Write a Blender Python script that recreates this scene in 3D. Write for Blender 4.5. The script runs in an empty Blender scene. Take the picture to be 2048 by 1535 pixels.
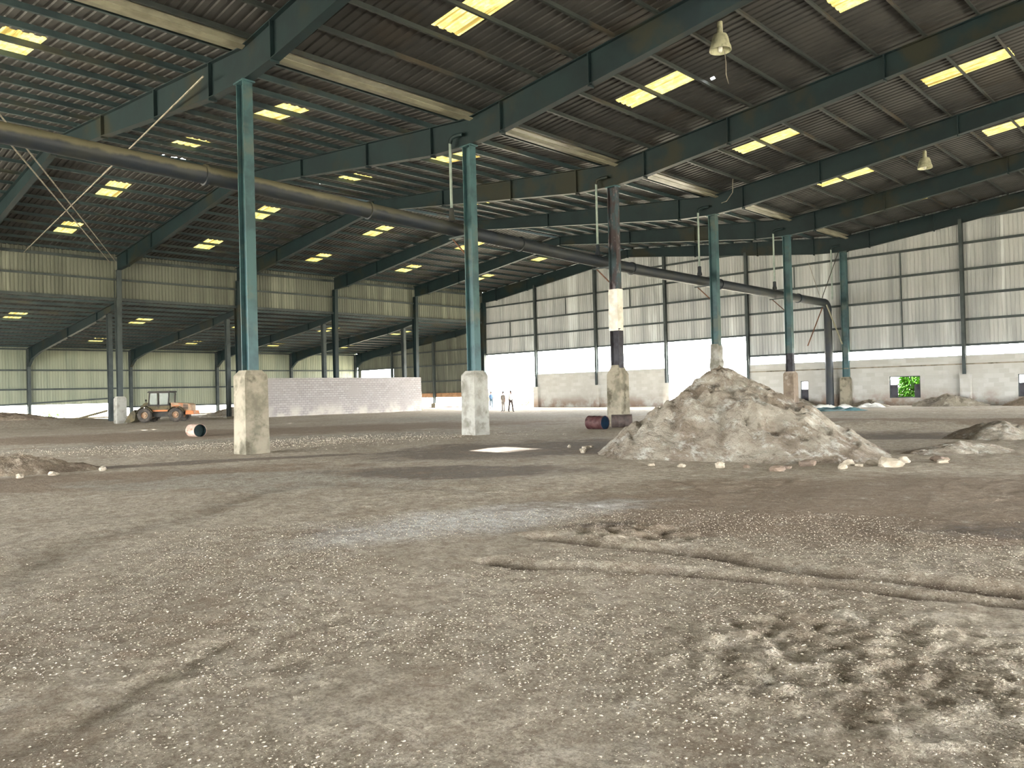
import bpy, bmesh, math, random
import numpy as np
from mathutils import Vector, Matrix
random.seed(7); RNG = np.random.default_rng(7)
C = bpy.context.scene.collection
SC = bpy.context.scene

# ------------------------------------------------------------------ camera, sky, sun, exposure
F_PX, YAW, PITCH, ROLL = 1547.5, 44.43, 0.542, -1.43
CAM = (22.529, -11.434, 1.70)
cam = bpy.data.cameras.new('camera'); cam.sensor_fit = 'HORIZONTAL'; cam.sensor_width = 36.0
cam.lens = 36.0 * F_PX / 2048.0; cam.clip_end = 600; cam.clip_start = 0.05
cam_o = bpy.data.objects.new('camera', cam); C.objects.link(cam_o)
_y, _p, _r = math.radians(YAW), math.radians(PITCH), math.radians(ROLL)
_ax = Vector((-math.sin(_y), math.cos(_y), 0)); _rt = Vector((math.cos(_y), math.sin(_y), 0)); _up = Vector((0, 0, 1))
_fw = _ax * math.cos(_p) + _up * math.sin(_p); _u = _up * math.cos(_p) - _ax * math.sin(_p)
_r2 = _rt * math.cos(_r) + _u * math.sin(_r); _u2 = _u * math.cos(_r) - _rt * math.sin(_r)
_m = Matrix((_r2, _u2, -_fw)).transposed().to_4x4(); _m.translation = Vector(CAM)
cam_o.matrix_world = _m
SC.camera = cam_o

w = bpy.data.worlds.new('sky'); SC.world = w; w.use_nodes = True
bgn = w.node_tree.nodes['Background']; bgn.inputs['Color'].default_value = (0.985, 0.99, 0.975, 1); bgn.inputs['Strength'].default_value = 34.0
sun = bpy.data.lights.new('sun', 'SUN'); sun.energy = 18.0; sun.angle = math.radians(0.9); sun.color = (1.0, 0.98, 0.95)
sun_o = bpy.data.objects.new('sun', sun); C.objects.link(sun_o)
SUN_DIR = Vector((3.4, 0.35, 13.2)).normalized()
sun_o.rotation_euler = SUN_DIR.to_track_quat('Z', 'Y').to_euler(); sun_o.location = (60, 0, 90)
SC.view_settings.view_transform = 'Standard'; SC.view_settings.look = 'None'
SC.view_settings.gamma = 1.0; SC.view_settings.exposure = 0.5
try:
    SC.view_settings.use_curve_mapping = False
    SC.cycles.use_denoising = True
    SC.cycles.max_bounces = 10; SC.cycles.diffuse_bounces = 7; SC.cycles.sample_clamp_indirect = 30.0
except Exception:
    pass
def portal(loc, n, sx, sy):
    l = bpy.data.lights.new('opening_portal', 'AREA'); l.shape = 'RECTANGLE'; l.size = sx; l.size_y = sy
    o = bpy.data.objects.new('opening_portal', l); C.objects.link(o); o.location = loc
    o.rotation_euler = Vector(n).to_track_quat('-Z', 'Y').to_euler()
    l.cycles.is_portal = True
B = 9.43            # bay
XB, XO, XD = -39.15, -63.74, 39.15
YE = 5 * B          # end wall
YF = -3 * B         # unseen front end
portal((-17.5, YF, 3.5), (0, 1, 0), 43, 7)
portal((XO - .3, 17, .6), (1, 0, 0), 1.6, 70)
portal((-35.2, YE + .5, 2.85), (0, -1, 0), 7.6, 5.7)
portal((-23.5, YE + .5, 4.5), (0, -1, 0), 15.4, 2.4)
portal((-11.7, YE + .5, 2.85), (0, -1, 0), 7.6, 5.7)
portal((15.6, YE + .5, 3.75), (0, -1, 0), 46.5, .8)

# ------------------------------------------------------------------ helpers
def lin(r, g, b):
    f = lambda c: ((c / 255 + .055) / 1.055) ** 2.4 if c > 10.3 else c / 255 / 12.92
    return (f(r), f(g), f(b), 1)

class MB:
    """collects boxes, bars, tubes and lathes into one mesh"""
    def __init__(s): s.v = []; s.f = []; s.mi = []; s.cur = 0
    def add(s, vs, fs):
        o = len(s.v); s.v += [tuple(map(float, p)) for p in vs]; s.f += [tuple(o + i for i in f) for f in fs]; s.mi += [s.cur] * len(fs); return s
    def box(s, c, d, rz=0):
        x, y, z = d[0] / 2, d[1] / 2, d[2] / 2; cs, sn = math.cos(rz), math.sin(rz)
        vs = []
        for k in (-z, z):
            for a, b in ((-x, -y), (x, -y), (x, y), (-x, y)):
                vs.append((c[0] + a * cs - b * sn, c[1] + a * sn + b * cs, c[2] + k))
        return s.add(vs, [(3, 2, 1, 0), (4, 5, 6, 7), (0, 1, 5, 4), (1, 2, 6, 5), (2, 3, 7, 6), (3, 0, 4, 7)])
    def bar(s, p, q, w_, h_, up=(0, 0, 1)):
        p, q = Vector(p), Vector(q); d = (q - p).normalized(); u = Vector(up); sd = d.cross(u)
        if sd.length < 1e-4: sd = d.cross(Vector((1, 0, 0)))
        sd.normalize(); u = sd.cross(d).normalized()
        vs = [e + sd * a * w_ / 2 + u * b * h_ / 2 for e in (p, q) for a, b in ((-1, -1), (1, -1), (1, 1), (-1, 1))]
        return s.add(vs, [(3, 2, 1, 0), (4, 5, 6, 7), (0, 1, 5, 4), (1, 2, 6, 5), (2, 3, 7, 6), (3, 0, 4, 7)])
    def prism(s, poly, axis, a, b):
        n = len(poly); vs = []
        for t in (a, b):
            for (i, j) in poly:
                vs.append((t, i, j) if axis == 0 else (i, t, j) if axis == 1 else (i, j, t))
        fs = [tuple(range(n - 1, -1, -1)), tuple(range(n, 2 * n))] + [(i, (i + 1) % n, n + (i + 1) % n, n + i) for i in range(n)]
        return s.add(vs, fs)
    def tube(s, pts, r, n=10, cap=True):
        pts = [Vector(p) for p in pts]; rs = r if isinstance(r, (list, tuple)) else [r] * len(pts); vs = []; fs = []
        pu = None
        for i, p in enumerate(pts):
            d = (pts[min(i + 1, len(pts) - 1)] - pts[max(i - 1, 0)]).normalized()
            if pu is None:
                pu = d.cross(Vector((0, 0, 1)))
                if pu.length < .01: pu = d.cross(Vector((1, 0, 0)))
            u = (pu - d * pu.dot(d)).normalized(); v = d.cross(u); pu = u
            for k in range(n):
                a = 2 * math.pi * k / n; vs.append(p + (u * math.cos(a) + v * math.sin(a)) * rs[i])
        for i in range(len(pts) - 1):
            for k in range(n):
                fs.append((i * n + k, i * n + (k + 1) % n, (i + 1) * n + (k + 1) % n, (i + 1) * n + k))
        if cap: fs += [tuple(range(n - 1, -1, -1)), tuple(range((len(pts) - 1) * n, len(pts) * n))]
        return s.add(vs, fs)
    def lathe(s, prof, c, axis=(0, 0, 1), n=20):
        """prof: list of (r, h) along axis"""
        a = Vector(axis).normalized(); u = a.cross(Vector((0, 0, 1)))
        if u.length < .01: u = Vector((1, 0, 0))
        u.normalize(); v = a.cross(u); c = Vector(c); vs = []; fs = []
        for r, h in prof:
            for k in range(n):
                t = 2 * math.pi * k / n; vs.append(c + a * h + (u * math.cos(t) + v * math.sin(t)) * max(r, 1e-4))
        for i in range(len(prof) - 1):
            for k in range(n):
                fs.append((i * n + k, i * n + (k + 1) % n, (i + 1) * n + (k + 1) % n, (i + 1) * n + k))
        return s.add(vs, fs)
    def build(s, name, mat_, parent=None, loc=None, smooth=False):
        """verts are world coordinates unless loc is None and a parent Empty is given at a location: they are shifted into the parent's space"""
        me = bpy.data.meshes.new(name); base = Vector(loc) if loc else (Vector(parent.matrix_world.translation) if parent else Vector())
        off = Vector()
        if parent is not None:
            pp = parent
            off = world_loc(pp)
        elif loc: off = Vector(loc)
        me.from_pydata([(x - off.x, y - off.y, z - off.z) for x, y, z in s.v], [], s.f)
        ms = mat_ if isinstance(mat_, (list, tuple)) else [mat_]
        for m_ in ms: me.materials.append(m_)
        if len(ms) > 1: me.polygons.foreach_set('material_index', s.mi)
        if smooth:
            me.polygons.foreach_set('use_smooth', [True] * len(me.polygons))
            try: me.set_sharp_from_angle(angle=math.radians(40))
            except Exception: pass
        me.update()
        o = bpy.data.objects.new(name, me); C.objects.link(o)
        if parent is not None: o.parent = parent
        elif loc: o.location = loc
        return o
def world_loc(o):
    l = Vector(o.location)
    while o.parent is not None: o = o.parent; l += Vector(o.location)
    return l
def tag(o, label, cat, group=None, kind=None):
    o['label'] = label; o['category'] = cat
    if group: o['group'] = group
    if kind: o['kind'] = kind
    return o
def thing(name, label, cat, loc=(0, 0, 0), group=None, kind=None):
    o = bpy.data.objects.new(name, None); C.objects.link(o); o.location = loc; o.empty_display_size = .2
    return tag(o, label, cat, group, kind)
def struct(o): o['kind'] = 'structure'; return o
ORD = ['first', 'second', 'third', 'fourth', 'fifth', 'sixth', 'seventh', 'eighth', 'ninth', 'tenth', 'eleventh', 'twelfth', 'thirteenth', 'fourteenth', 'fifteenth']

# ------------------------------------------------------------------ materials
class NT:
    def __init__(s, name):
        s.m = bpy.data.materials.new(name); s.m.use_nodes = True; s.t = s.m.node_tree; s.n = s.t.nodes
        s.b = s.n['Principled BSDF']; s.out = s.n['Material Output']
    def node(s, typ, **kw):
        x = s.n.new(typ)
        for k, v in kw.items(): setattr(x, k, v)
        return x
    def link(s, a, b): s.t.links.new(a, b)
    def val(s, sock, v):
        if hasattr(v, 'is_output'): s.link(v, sock)
        else: sock.default_value = v
    def pos(s, scale=(1, 1, 1), obj=False):
        mp = s.node('ShaderNodeMapping')
        if obj: s.link(s.node('ShaderNodeTexCoord').outputs['Object'], mp.inputs['Vector'])
        else: s.link(s.node('ShaderNodeNewGeometry').outputs['Position'], mp.inputs['Vector'])
        mp.inputs['Scale'].default_value = scale; return mp.outputs[0]
    def noise(s, vec, scale, detail=4, rough=.6):
        x = s.node('ShaderNodeTexNoise'); s.link(vec, x.inputs['Vector']); x.inputs['Scale'].default_value = scale
        x.inputs['Detail'].default_value = detail; x.inputs['Roughness'].default_value = rough; return x.outputs['Fac']
    def ramp(s, f, a, b):
        x = s.node('ShaderNodeMapRange', interpolation_type='SMOOTHSTEP'); s.val(x.inputs['Value'], f)
        x.inputs['From Min'].default_value = a; x.inputs['From Max'].default_value = b; return x.outputs[0]
    def math(s, op, a, b=0.0):
        x = s.node('ShaderNodeMath', operation=op); s.val(x.inputs[0], a); s.val(x.inputs[1], b); return x.outputs[0]
    def mix(s, f, a, b):
        x = s.node('ShaderNodeMix', data_type='RGBA'); s.val(x.inputs[0], f); s.val(x.inputs[6], a); s.val(x.inputs[7], b); return x.outputs[2]
    def bump(s, h, strength, dist, prev=None):
        x = s.node('ShaderNodeBump'); s.link(h, x.inputs['Height']); x.inputs['Strength'].default_value = strength; x.inputs['Distance'].default_value = dist
        if prev is not None: s.link(prev, x.inputs['Normal'])
        return x.outputs[0]
    def fin(s, col, rough=.8, metal=0.0, normal=None, spec=.3):
        s.val(s.b.inputs['Base Color'], col); s.val(s.b.inputs['Roughness'], rough); s.val(s.b.inputs['Metallic'], metal)
        s.b.inputs['Specular IOR Level'].default_value = spec
        if normal is not None: s.link(normal, s.b.inputs['Normal'])
        return s.m
def simple(name, c1, c2, scale=2.0, rough=.75, metal=0, stretch=(1, 1, 1), lo=.4, hi=.65, bump=0, bscale=20, spec=.3, obj=False, c3=None, s3=.6):
    t = NT(name); p = t.pos(stretch, obj); f = t.ramp(t.noise(p, scale), lo, hi); col = t.mix(f, c1, c2)
    if c3 is not None: col = t.mix(t.ramp(t.noise(p, s3, 6), .52, .66), col, c3)
    n = t.bump(t.noise(t.pos((1, 1, 1), obj), bscale, 5), bump, .02) if bump else None
    return t.fin(col, rough, metal, n, spec)

M = {}
M['teal'] = simple('teal_painted_steel', lin(60, 92, 96), lin(46, 72, 77), 1.2, .55, c3=lin(76, 90, 86), s3=.9, spec=.4)
M['beam'] = simple('dark_teal_beam_paint', lin(22, 40, 43), lin(18, 33, 37), .9, .6, c3=lin(40, 42, 33), s3=.35)
M['purlin'] = simple('purlin_paint', lin(54, 70, 72), lin(42, 56, 60), .8, .5, c3=lin(64, 66, 58), s3=.3)
M['purlin_shaded'] = simple('shaded_purlin_paint', lin(52, 58, 56), lin(42, 48, 48), .8, .6, c3=lin(66, 60, 50), s3=.3)  # right slope copy, the unlit webs put into a darker colour
M['gutter'] = simple('gutter_sheet', lin(138, 136, 118), lin(110, 107, 92), .7, .5, .0)
M['roof'] = simple('roof_sheet_underside', lin(65, 65, 64), lin(51, 52, 52), .5, .65, c3=lin(60, 57, 53), s3=.25)
M['wall'] = simple('grey_wall_sheet', lin(176, 179, 178), lin(146, 150, 150), 1.1, .6, stretch=(1, 1, .06), lo=.35, hi=.7, c3=lin(200, 206, 206), s3=.9)
M['wallB'] = simple('olive_wall_sheet', lin(102, 105, 94), lin(86, 89, 80), 1.1, .6, stretch=(1, 1, .06), lo=.35, hi=.7, c3=lin(122, 125, 112), s3=.9)
M['wallL'] = simple('pale_green_wall_sheet', lin(144, 149, 132), lin(128, 135, 121), 1.0, .6, stretch=(1, 1, .06))
M['girt'] = simple('girt_paint', lin(64, 72, 72), lin(50, 58, 60), 1.0, .6)
M['tan'] = simple('tan_painted_rail', lin(168, 130, 98), lin(140, 108, 82), 2, .7)
M['concrete'] = simple('weathered_concrete', lin(144, 137, 121), lin(108, 103, 89), 1.6, .9, c3=lin(80, 76, 62), s3=1.1, bump=.5, bscale=9)
M['brownconcrete'] = simple('brown_stained_concrete', lin(132, 118, 103), lin(108, 95, 82), 1.6, .9, c3=lin(160, 150, 138), s3=1.3, bump=.5, bscale=9)
M['limewash'] = simple('limewashed_concrete', lin(158, 157, 150), lin(130, 128, 120), 2, .9, c3=lin(112, 110, 100), s3=1.2, bump=.3)
M['plaster'] = simple('white_plaster', lin(224, 222, 214), lin(198, 194, 184), 2.5, .85, bump=.3, bscale=6)
M['soot'] = simple('sooty_grey_steel', lin(70, 70, 76), lin(52, 50, 54), 2, .8)
def pipe_mat():
    t = NT('dark_navy_pipe'); p = t.pos(); g = t.node('ShaderNodeNewGeometry'); sn = t.node('ShaderNodeSeparateXYZ'); sp = t.node('ShaderNodeSeparateXYZ'); t.link(g.outputs['Normal'], sn.inputs[0]); t.link(g.outputs['Position'], sp.inputs[0])
    c = t.mix(t.ramp(t.noise(p, 1.0), .4, .65), lin(30, 38, 48), lin(42, 46, 46))
    pale_top = t.math('MULTIPLY', t.ramp(t.math('ADD', sn.outputs[2], t.math('SUBTRACT', t.noise(p, 1.5), .5)), -.15, .25), t.ramp(sp.outputs[1], 12, 1)); c = t.mix(t.math('MULTIPLY', pale_top, .9), c, lin(108, 104, 84))  # paler on upward faces, fading out along the run
    return t.fin(c, .55, 0, None, .4)
M['pipe'] = pipe_mat()
def mottled():
    t = NT('mottled_stained_steel'); p = t.pos((1, 1, .45)); c = t.mix(t.ramp(t.noise(p, 2.2, 5), .42, .58), lin(60, 76, 82), lin(66, 58, 60)); c = t.mix(t.ramp(t.noise(p, 4, 5), .54, .66), c, lin(112, 108, 112))
    return t.fin(c, .7)
M['mottled'] = mottled()
M['rust'] = simple('rusty_steel', lin(112, 78, 58), lin(78, 60, 50), 3, .8)
M['pvc'] = simple('grey_drain_pipe', lin(150, 164, 156), lin(128, 142, 136), 2, .5)
M['lampmetal'] = simple('lamp_aluminium', lin(196, 196, 168), lin(164, 164, 138), 6, .4, .2)
M['lampglass'] = simple('lamp_bulb_glass', lin(240, 240, 232), lin(226, 226, 216), 6, .25)
M['cable'] = simple('grey_cable', lin(150, 144, 130), lin(120, 116, 106), 3, .7)
M['orange'] = simple('faded_orange_paint', lin(186, 112, 62), lin(150, 96, 64), 3, .6, c3=lin(150, 134, 112), s3=2)
M['cream'] = simple('dusty_cream_paint', lin(150, 126, 100), lin(128, 106, 84), 3, .6, c3=lin(150, 96, 62), s3=2)
M['tyre'] = simple('dusty_tyre_rubber', lin(56, 53, 50), lin(82, 76, 69), 5, .9)
M['black'] = simple('black_steel', lin(44, 44, 42), lin(62, 56, 48), 4, .7)
M['mudsteel'] = simple('muddy_dark_steel', lin(90, 82, 60), lin(64, 60, 48), 3, .85)
M['maroon'] = simple('faded_maroon_paint', lin(76, 46, 47), lin(98, 70, 68), 4, .6, c3=lin(56, 38, 36), s3=3)
M['navy'] = simple('dark_blue_drum_end', lin(8, 28, 44), lin(7, 18, 30), 5, .9, spec=.1)
M['pinkrust'] = simple('pale_rusty_paint', lin(168, 148, 136), lin(146, 122, 108), 5, .7, c3=lin(128, 96, 80), s3=4)
M['brownsteel'] = simple('grey_brown_steel', lin(96, 84, 80), lin(76, 68, 66), 5, .7)
M['darkhole'] = simple('drum_inside', lin(36, 56, 56), lin(28, 42, 44), 5, .7)
M['tarpw'] = simple('white_sheeting', lin(220, 220, 214), lin(190, 190, 184), 3, .7)
M['tarpb'] = simple('blue_green_sheeting', lin(84, 120, 124), lin(64, 96, 104), 3, .6)
M['skin'] = simple('skin', lin(140, 98, 74), lin(126, 86, 64), 8, .6)
M['hair'] = simple('black_hair', lin(28, 26, 26), lin(36, 34, 34), 8, .7)
M['leaf'] = simple('bright_green_leaf', lin(64, 118, 16), lin(46, 96, 12), 3, .5)
M['stem'] = simple('green_stem', lin(90, 120, 50), lin(80, 100, 50), 3, .7)
M['rock'] = simple('pale_rock', lin(176, 166, 150), lin(142, 132, 116), 3, .9, bump=.5, bscale=14)
M['rockd'] = simple('brown_rock', lin(128, 112, 98), lin(104, 92, 82), 3, .9, bump=.5, bscale=14)

def dusty_glass():
    t = NT('dusty_cab_glass'); t.b.inputs['Base Color'].default_value = lin(110, 124, 104); t.b.inputs['Roughness'].default_value = .15
    tr = t.node('ShaderNodeBsdfTransparent'); tr.inputs['Color'].default_value = (.42, .48, .40, 1); mx = t.node('ShaderNodeMixShader'); mx.inputs[0].default_value = .3
    t.link(tr.outputs[0], mx.inputs[1]); t.link(t.b.outputs[0], mx.inputs[2]); t.link(mx.outputs[0], t.out.inputs['Surface']); return t.m
M['glass'] = dusty_glass()
def glazing():
    t = NT('yellow_translucent_sheet'); t.n.remove(t.b); p = t.pos((1, 1, 1))
    f = t.ramp(t.noise(p, 3.2, 6, .7), .40, .62)
    stripe = t.ramp(t.noise(t.pos((.25, 7, .25)), 1.0, 3), .36, .5)
    col = t.mix(f, (.040, .031, .0085, 1), (.068, .056, .018, 1)); col = t.mix(stripe, (.019, .0135, .0034, 1), col)
    a = t.node('ShaderNodeBsdfTranslucent'); t.link(col, a.inputs['Color'])
    d = t.node('ShaderNodeBsdfDiffuse'); d.inputs['Color'].default_value = lin(150, 130, 80)
    ad = t.node('ShaderNodeMixShader'); ad.inputs[0].default_value = .2
    t.link(a.outputs[0], ad.inputs[1]); t.link(d.outputs[0], ad.inputs[2]); t.link(ad.outputs[0], t.out.inputs['Surface']); return t.m
M['skylight'] = glazing()

def masonry(name, base, base2, stain, brick=(.4, .2), dark=.75, bump=.4):
    t = NT(name); g = t.node('ShaderNodeNewGeometry'); sep = t.node('ShaderNodeSeparateXYZ'); t.link(g.outputs['Position'], sep.inputs[0])
    cmb = t.node('ShaderNodeCombineXYZ'); t.link(t.math('ADD', sep.outputs[0], sep.outputs[1]), cmb.inputs[0]); t.link(sep.outputs[2], cmb.inputs[1])
    br = t.node('ShaderNodeTexBrick'); t.link(cmb.outputs[0], br.inputs['Vector']); br.inputs['Scale'].default_value = 1
    br.inputs['Brick Width'].default_value = brick[0]; br.inputs['Row Height'].default_value = brick[1]; br.inputs['Mortar Size'].default_value = .018; br.inputs['Mortar Smooth'].default_value = .4
    br.inputs['Color1'].default_value = base; br.inputs['Color2'].default_value = base2
    br.inputs['Mortar'].default_value = tuple(c * dark for c in base[:3]) + (1,)
    p = t.pos(); col = t.mix(t.ramp(t.noise(p, .55, 6, .65), .46, .66), br.outputs['Color'], base2)
    low = t.math('MULTIPLY', t.ramp(sep.outputs[2], 1.5, .05), t.ramp(t.noise(p, .8, 5), .36, .62))
    col = t.mix(low, col, stain)
    n = t.bump(br.outputs['Fac'], -bump, .02); n = t.bump(t.noise(p, 12, 5), .35, .02, n)
    return t.fin(col, .92, 0, n, .2)
M['endmasonry'] = masonry('plastered_block_wall', lin(184, 185, 181), lin(172, 171, 165), lin(136, 117, 103), (.6, .3), .93, .12)
M['innermasonry'] = masonry('limewashed_block_wall', lin(158, 153, 152), lin(144, 139, 137), lin(178, 172, 164), (.4, .2), .5, .8)

M['grit'] = simple('dusty_gravel', lin(186, 177, 161), lin(140, 128, 112), 40, .95)
def floor_mat():
    t = NT('dusty_earth_floor'); p = t.pos((1, 1, 0)); g = t.node('ShaderNodeNewGeometry'); sep = t.node('ShaderNodeSeparateXYZ'); t.link(g.outputs['Position'], sep.inputs[0])
    wob = t.math('MULTIPLY', t.math('SUBTRACT', t.noise(p, .7, 6, .65), .5), 1.7)
    def patch(cx, cy, ang, ra, rb, soft=.5):
        ca, sa = math.cos(math.radians(ang)), math.sin(math.radians(ang))
        dx = t.math('SUBTRACT', sep.outputs[0], cx); dy = t.math('SUBTRACT', sep.outputs[1], cy)
        u = t.math('DIVIDE', t.math('ADD', t.math('MULTIPLY', dx, ca), t.math('MULTIPLY', dy, sa)), ra)
        v = t.math('DIVIDE', t.math('SUBTRACT', t.math('MULTIPLY', dy, ca), t.math('MULTIPLY', dx, sa)), rb)
        r = t.math('SQRT', t.math('ADD', t.math('MULTIPLY', u, u), t.math('MULTIPLY', v, v)))
        return t.ramp(t.math('ADD', r, wob), 1.25, 1.25 - soft)
    base = t.mix(t.ramp(t.noise(p, .35, 6, .6), .38, .64), lin(208, 199, 181), lin(190, 180, 162))
    base = t.mix(t.ramp(t.noise(p, 1.7, 6, .7), .48, .68), base, lin(216, 209, 194))
    brown = lin(142, 124, 106); grey = lin(186, 183, 171); white = lin(236, 238, 236); wet = lin(104, 99, 95)
    c = base
    for a in [(19.4, 1.0, 45, 6.5, 3.0), (4.0, -6.6, 65, 6, 2.0), (-14, 6, 60, 16, 5), (15, 24, 0, 9, 3.2)]: c = t.mix(t.math('MULTIPLY', patch(*a), .8), c, brown)
    for a in [(8.2, -3.2, 40, 4.2, 1.7), (-6, 3.2, 62, 9, 2.6), (-13, 30, 60, 14, 7)]: c = t.mix(t.math('MULTIPLY', patch(*a), .8), c, grey)
    for a in [(7.2, 5.4, 62, 5.2, 3.0), (10.0, -.6, 30, 3.0, 1.3), (2.0, -2.0, 70, 4.5, .6), (14.25, -6.1, 45, .62, .2), (16.4, -3.7, 60, .5, .22), (21.2, -.6, 40, 2.2, .5), (12.5, 14.5, 30, 5.5, 2.2)]: c = t.mix(t.math('MULTIPLY', patch(*a), .85), c, wet)
    c = t.mix(t.math('MULTIPLY', patch(14.9, -4.5, 70, 2.6, 1.1, .9), .95), c, white)
    c = t.mix(t.math('MULTIPLY', patch(4, 44, 0, 20, 3.2), .7), c, lin(196, 190, 180))
    streak = t.ramp(t.noise(t.pos((1, 1, 0)), 5.5, 6, .75), .40, .62); c = t.mix(t.math('MULTIPLY', streak, .55), c, lin(120, 105, 89))
    pale = t.ramp(t.noise(t.pos((1.3, .9, 0)), 2.6, 7, .78), .54, .68); c = t.mix(t.math('MULTIPLY', pale, .5), c, lin(218, 211, 196))
    sp2 = t.ramp(t.noise(t.pos((1, 1, 0)), 17, 5, .8), .47, .60); c = t.mix(t.math('MULTIPLY', sp2, .42), c, lin(108, 95, 82))
    lump = t.ramp(t.noise(t.pos((1.2, .8, 0)), .9, 5, .7), .50, .66); c = t.mix(t.math('MULTIPLY', lump, .5), c, lin(146, 130, 112))
    vor = t.node('ShaderNodeTexVoronoi'); t.link(p, vor.inputs['Vector']); vor.inputs['Scale'].default_value = 34
    pebble = t.ramp(vor.outputs['Distance'], .30, .12)
    patchy = t.ramp(t.noise(p, .8, 4), .42, .6)
    c = t.mix(t.math('MULTIPLY', t.math('MULTIPLY', pebble, patchy), .45), c, lin(224, 216, 198))
    grit = t.ramp(t.noise(p, 42, 4, .75), .46, .62); c = t.mix(t.math('MULTIPLY', grit, .5), c, lin(122, 108, 92))
    at = t.node('ShaderNodeAttribute', attribute_name='rut_shade'); c = t.mix(t.math('MULTIPLY', at.outputs['Fac'], t.ramp(t.noise(p, 6, 5, .7), .25, .5)), c, lin(86, 74, 62))  # shade of the rut walls painted dark into the floor colour
    n = t.bump(t.noise(p, 3, 6, .72), .9, .07); n = t.bump(t.noise(p, 14, 5, .75), .8, .03, n); n = t.bump(vor.outputs['Distance'], -.7, .014, n); n = t.bump(t.noise(p, 55, 4, .75), .8, .012, n)
    return t.fin(c, .95, 0, n, .15)
M['floor'] = floor_mat()
def pile_mat(name, a, b, c3):
    t = NT(name); p = t.pos(); col = t.mix(t.ramp(t.noise(p, .9, 6, .65), .40, .62), a, b); col = t.mix(t.ramp(t.noise(p, 2.4, 7, .75), .50, .66), col, c3); col = t.mix(t.math('MULTIPLY', t.ramp(t.noise(p, 7, 6, .75), .52, .66), .55), col, tuple(k * .55 for k in b[:3]) + (1,))
    n = t.bump(t.noise(p, 3, 6, .75), 1.0, .14); n = t.bump(t.noise(p, 16, 5, .75), .8, .04, n); return t.fin(col, .95, 0, n, .15)
M['pile'] = pile_mat('pale_sand_pile', lin(162, 154, 140), lin(124, 112, 98), lin(186, 183, 174))
M['dirt'] = pile_mat('brown_dirt_heap', lin(150, 136, 118), lin(122, 108, 94), lin(176, 164, 146))
M['rubble'] = pile_mat('grey_rubble_heap', lin(150, 142, 126), lin(116, 108, 98), lin(178, 170, 156))
M['ground'] = simple('sunlit_ground', lin(206, 196, 176), lin(180, 174, 150), .2, .95)

# ------------------------------------------------------------------ terrain height
def _hash(ix, iy, s):
    h = (ix.astype(np.int64) * 374761393 + iy.astype(np.int64) * 668265263 + s * 982451653) & 0xffffffff
    h = ((h ^ (h >> 13)) * 1274126177) & 0xffffffff
    return ((h ^ (h >> 16)) & 0xffff) / 65535.0
def vnoise(x, y, s=0):
    x = np.asarray(x, float); y = np.asarray(y, float); ix = np.floor(x); iy = np.floor(y); fx = x - ix; fy = y - iy
    fx = fx * fx * (3 - 2 * fx); fy = fy * fy * (3 - 2 * fy)
    a = _hash(ix, iy, s); b = _hash(ix + 1, iy, s); c = _hash(ix, iy + 1, s); d = _hash(ix + 1, iy + 1, s)
    return (a * (1 - fx) + b * fx) * (1 - fy) + (c * (1 - fx) + d * fx) * fy
def fbm(x, y, o=4, s=0):
    r = 0; a = .5
    for i in range(o): r = r + a * (vnoise(x, y, s + i) - .5); x = x * 2.03 + 3.1; y = y * 2.03 - 1.7; a *= .5
    return r
def segdist(x, y, pts):
    best = np.full(np.shape(x), 1e9); sign = np.zeros(np.shape(x))
    for (ax, ay), (bx, by) in zip(pts[:-1], pts[1:]):
        dx, dy = bx - ax, by - ay; L = dx * dx + dy * dy
        t = np.clip(((x - ax) * dx + (y - ay) * dy) / L, 0, 1); ex = x - ax - t * dx; ey = y - ay - t * dy; d = np.hypot(ex, ey)
        s = np.sign(dx * (y - ay) - dy * (x - ax)); k = d < best; best = np.where(k, d, best); sign = np.where(k, s, sign)
    return best, sign
RUT1 = [(16.4, -4.75), (17.0, -4.66), (17.98, -4.47), (18.82, -4.42), (19.59, -4.5), (20.22, -4.47), (21.07, -4.3), (24, -3.4)]
RUT2 = [(16.9, -6.1), (17.63, -5.84), (18.35, -5.4), (19.44, -5.0), (20.38, -4.86), (21.14, -4.6), (24, -3.9)]
RUT3 = [(13.73, -9.58), (11.85, -8.09), (11.29, -6.56), (9.58, -4.73), (9.16, -3.25), (11.19, -2.84), (12.87, -2.54)]
def sst(x): x = np.clip(x, 0, 1); return x * x * (3 - 2 * x)
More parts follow.
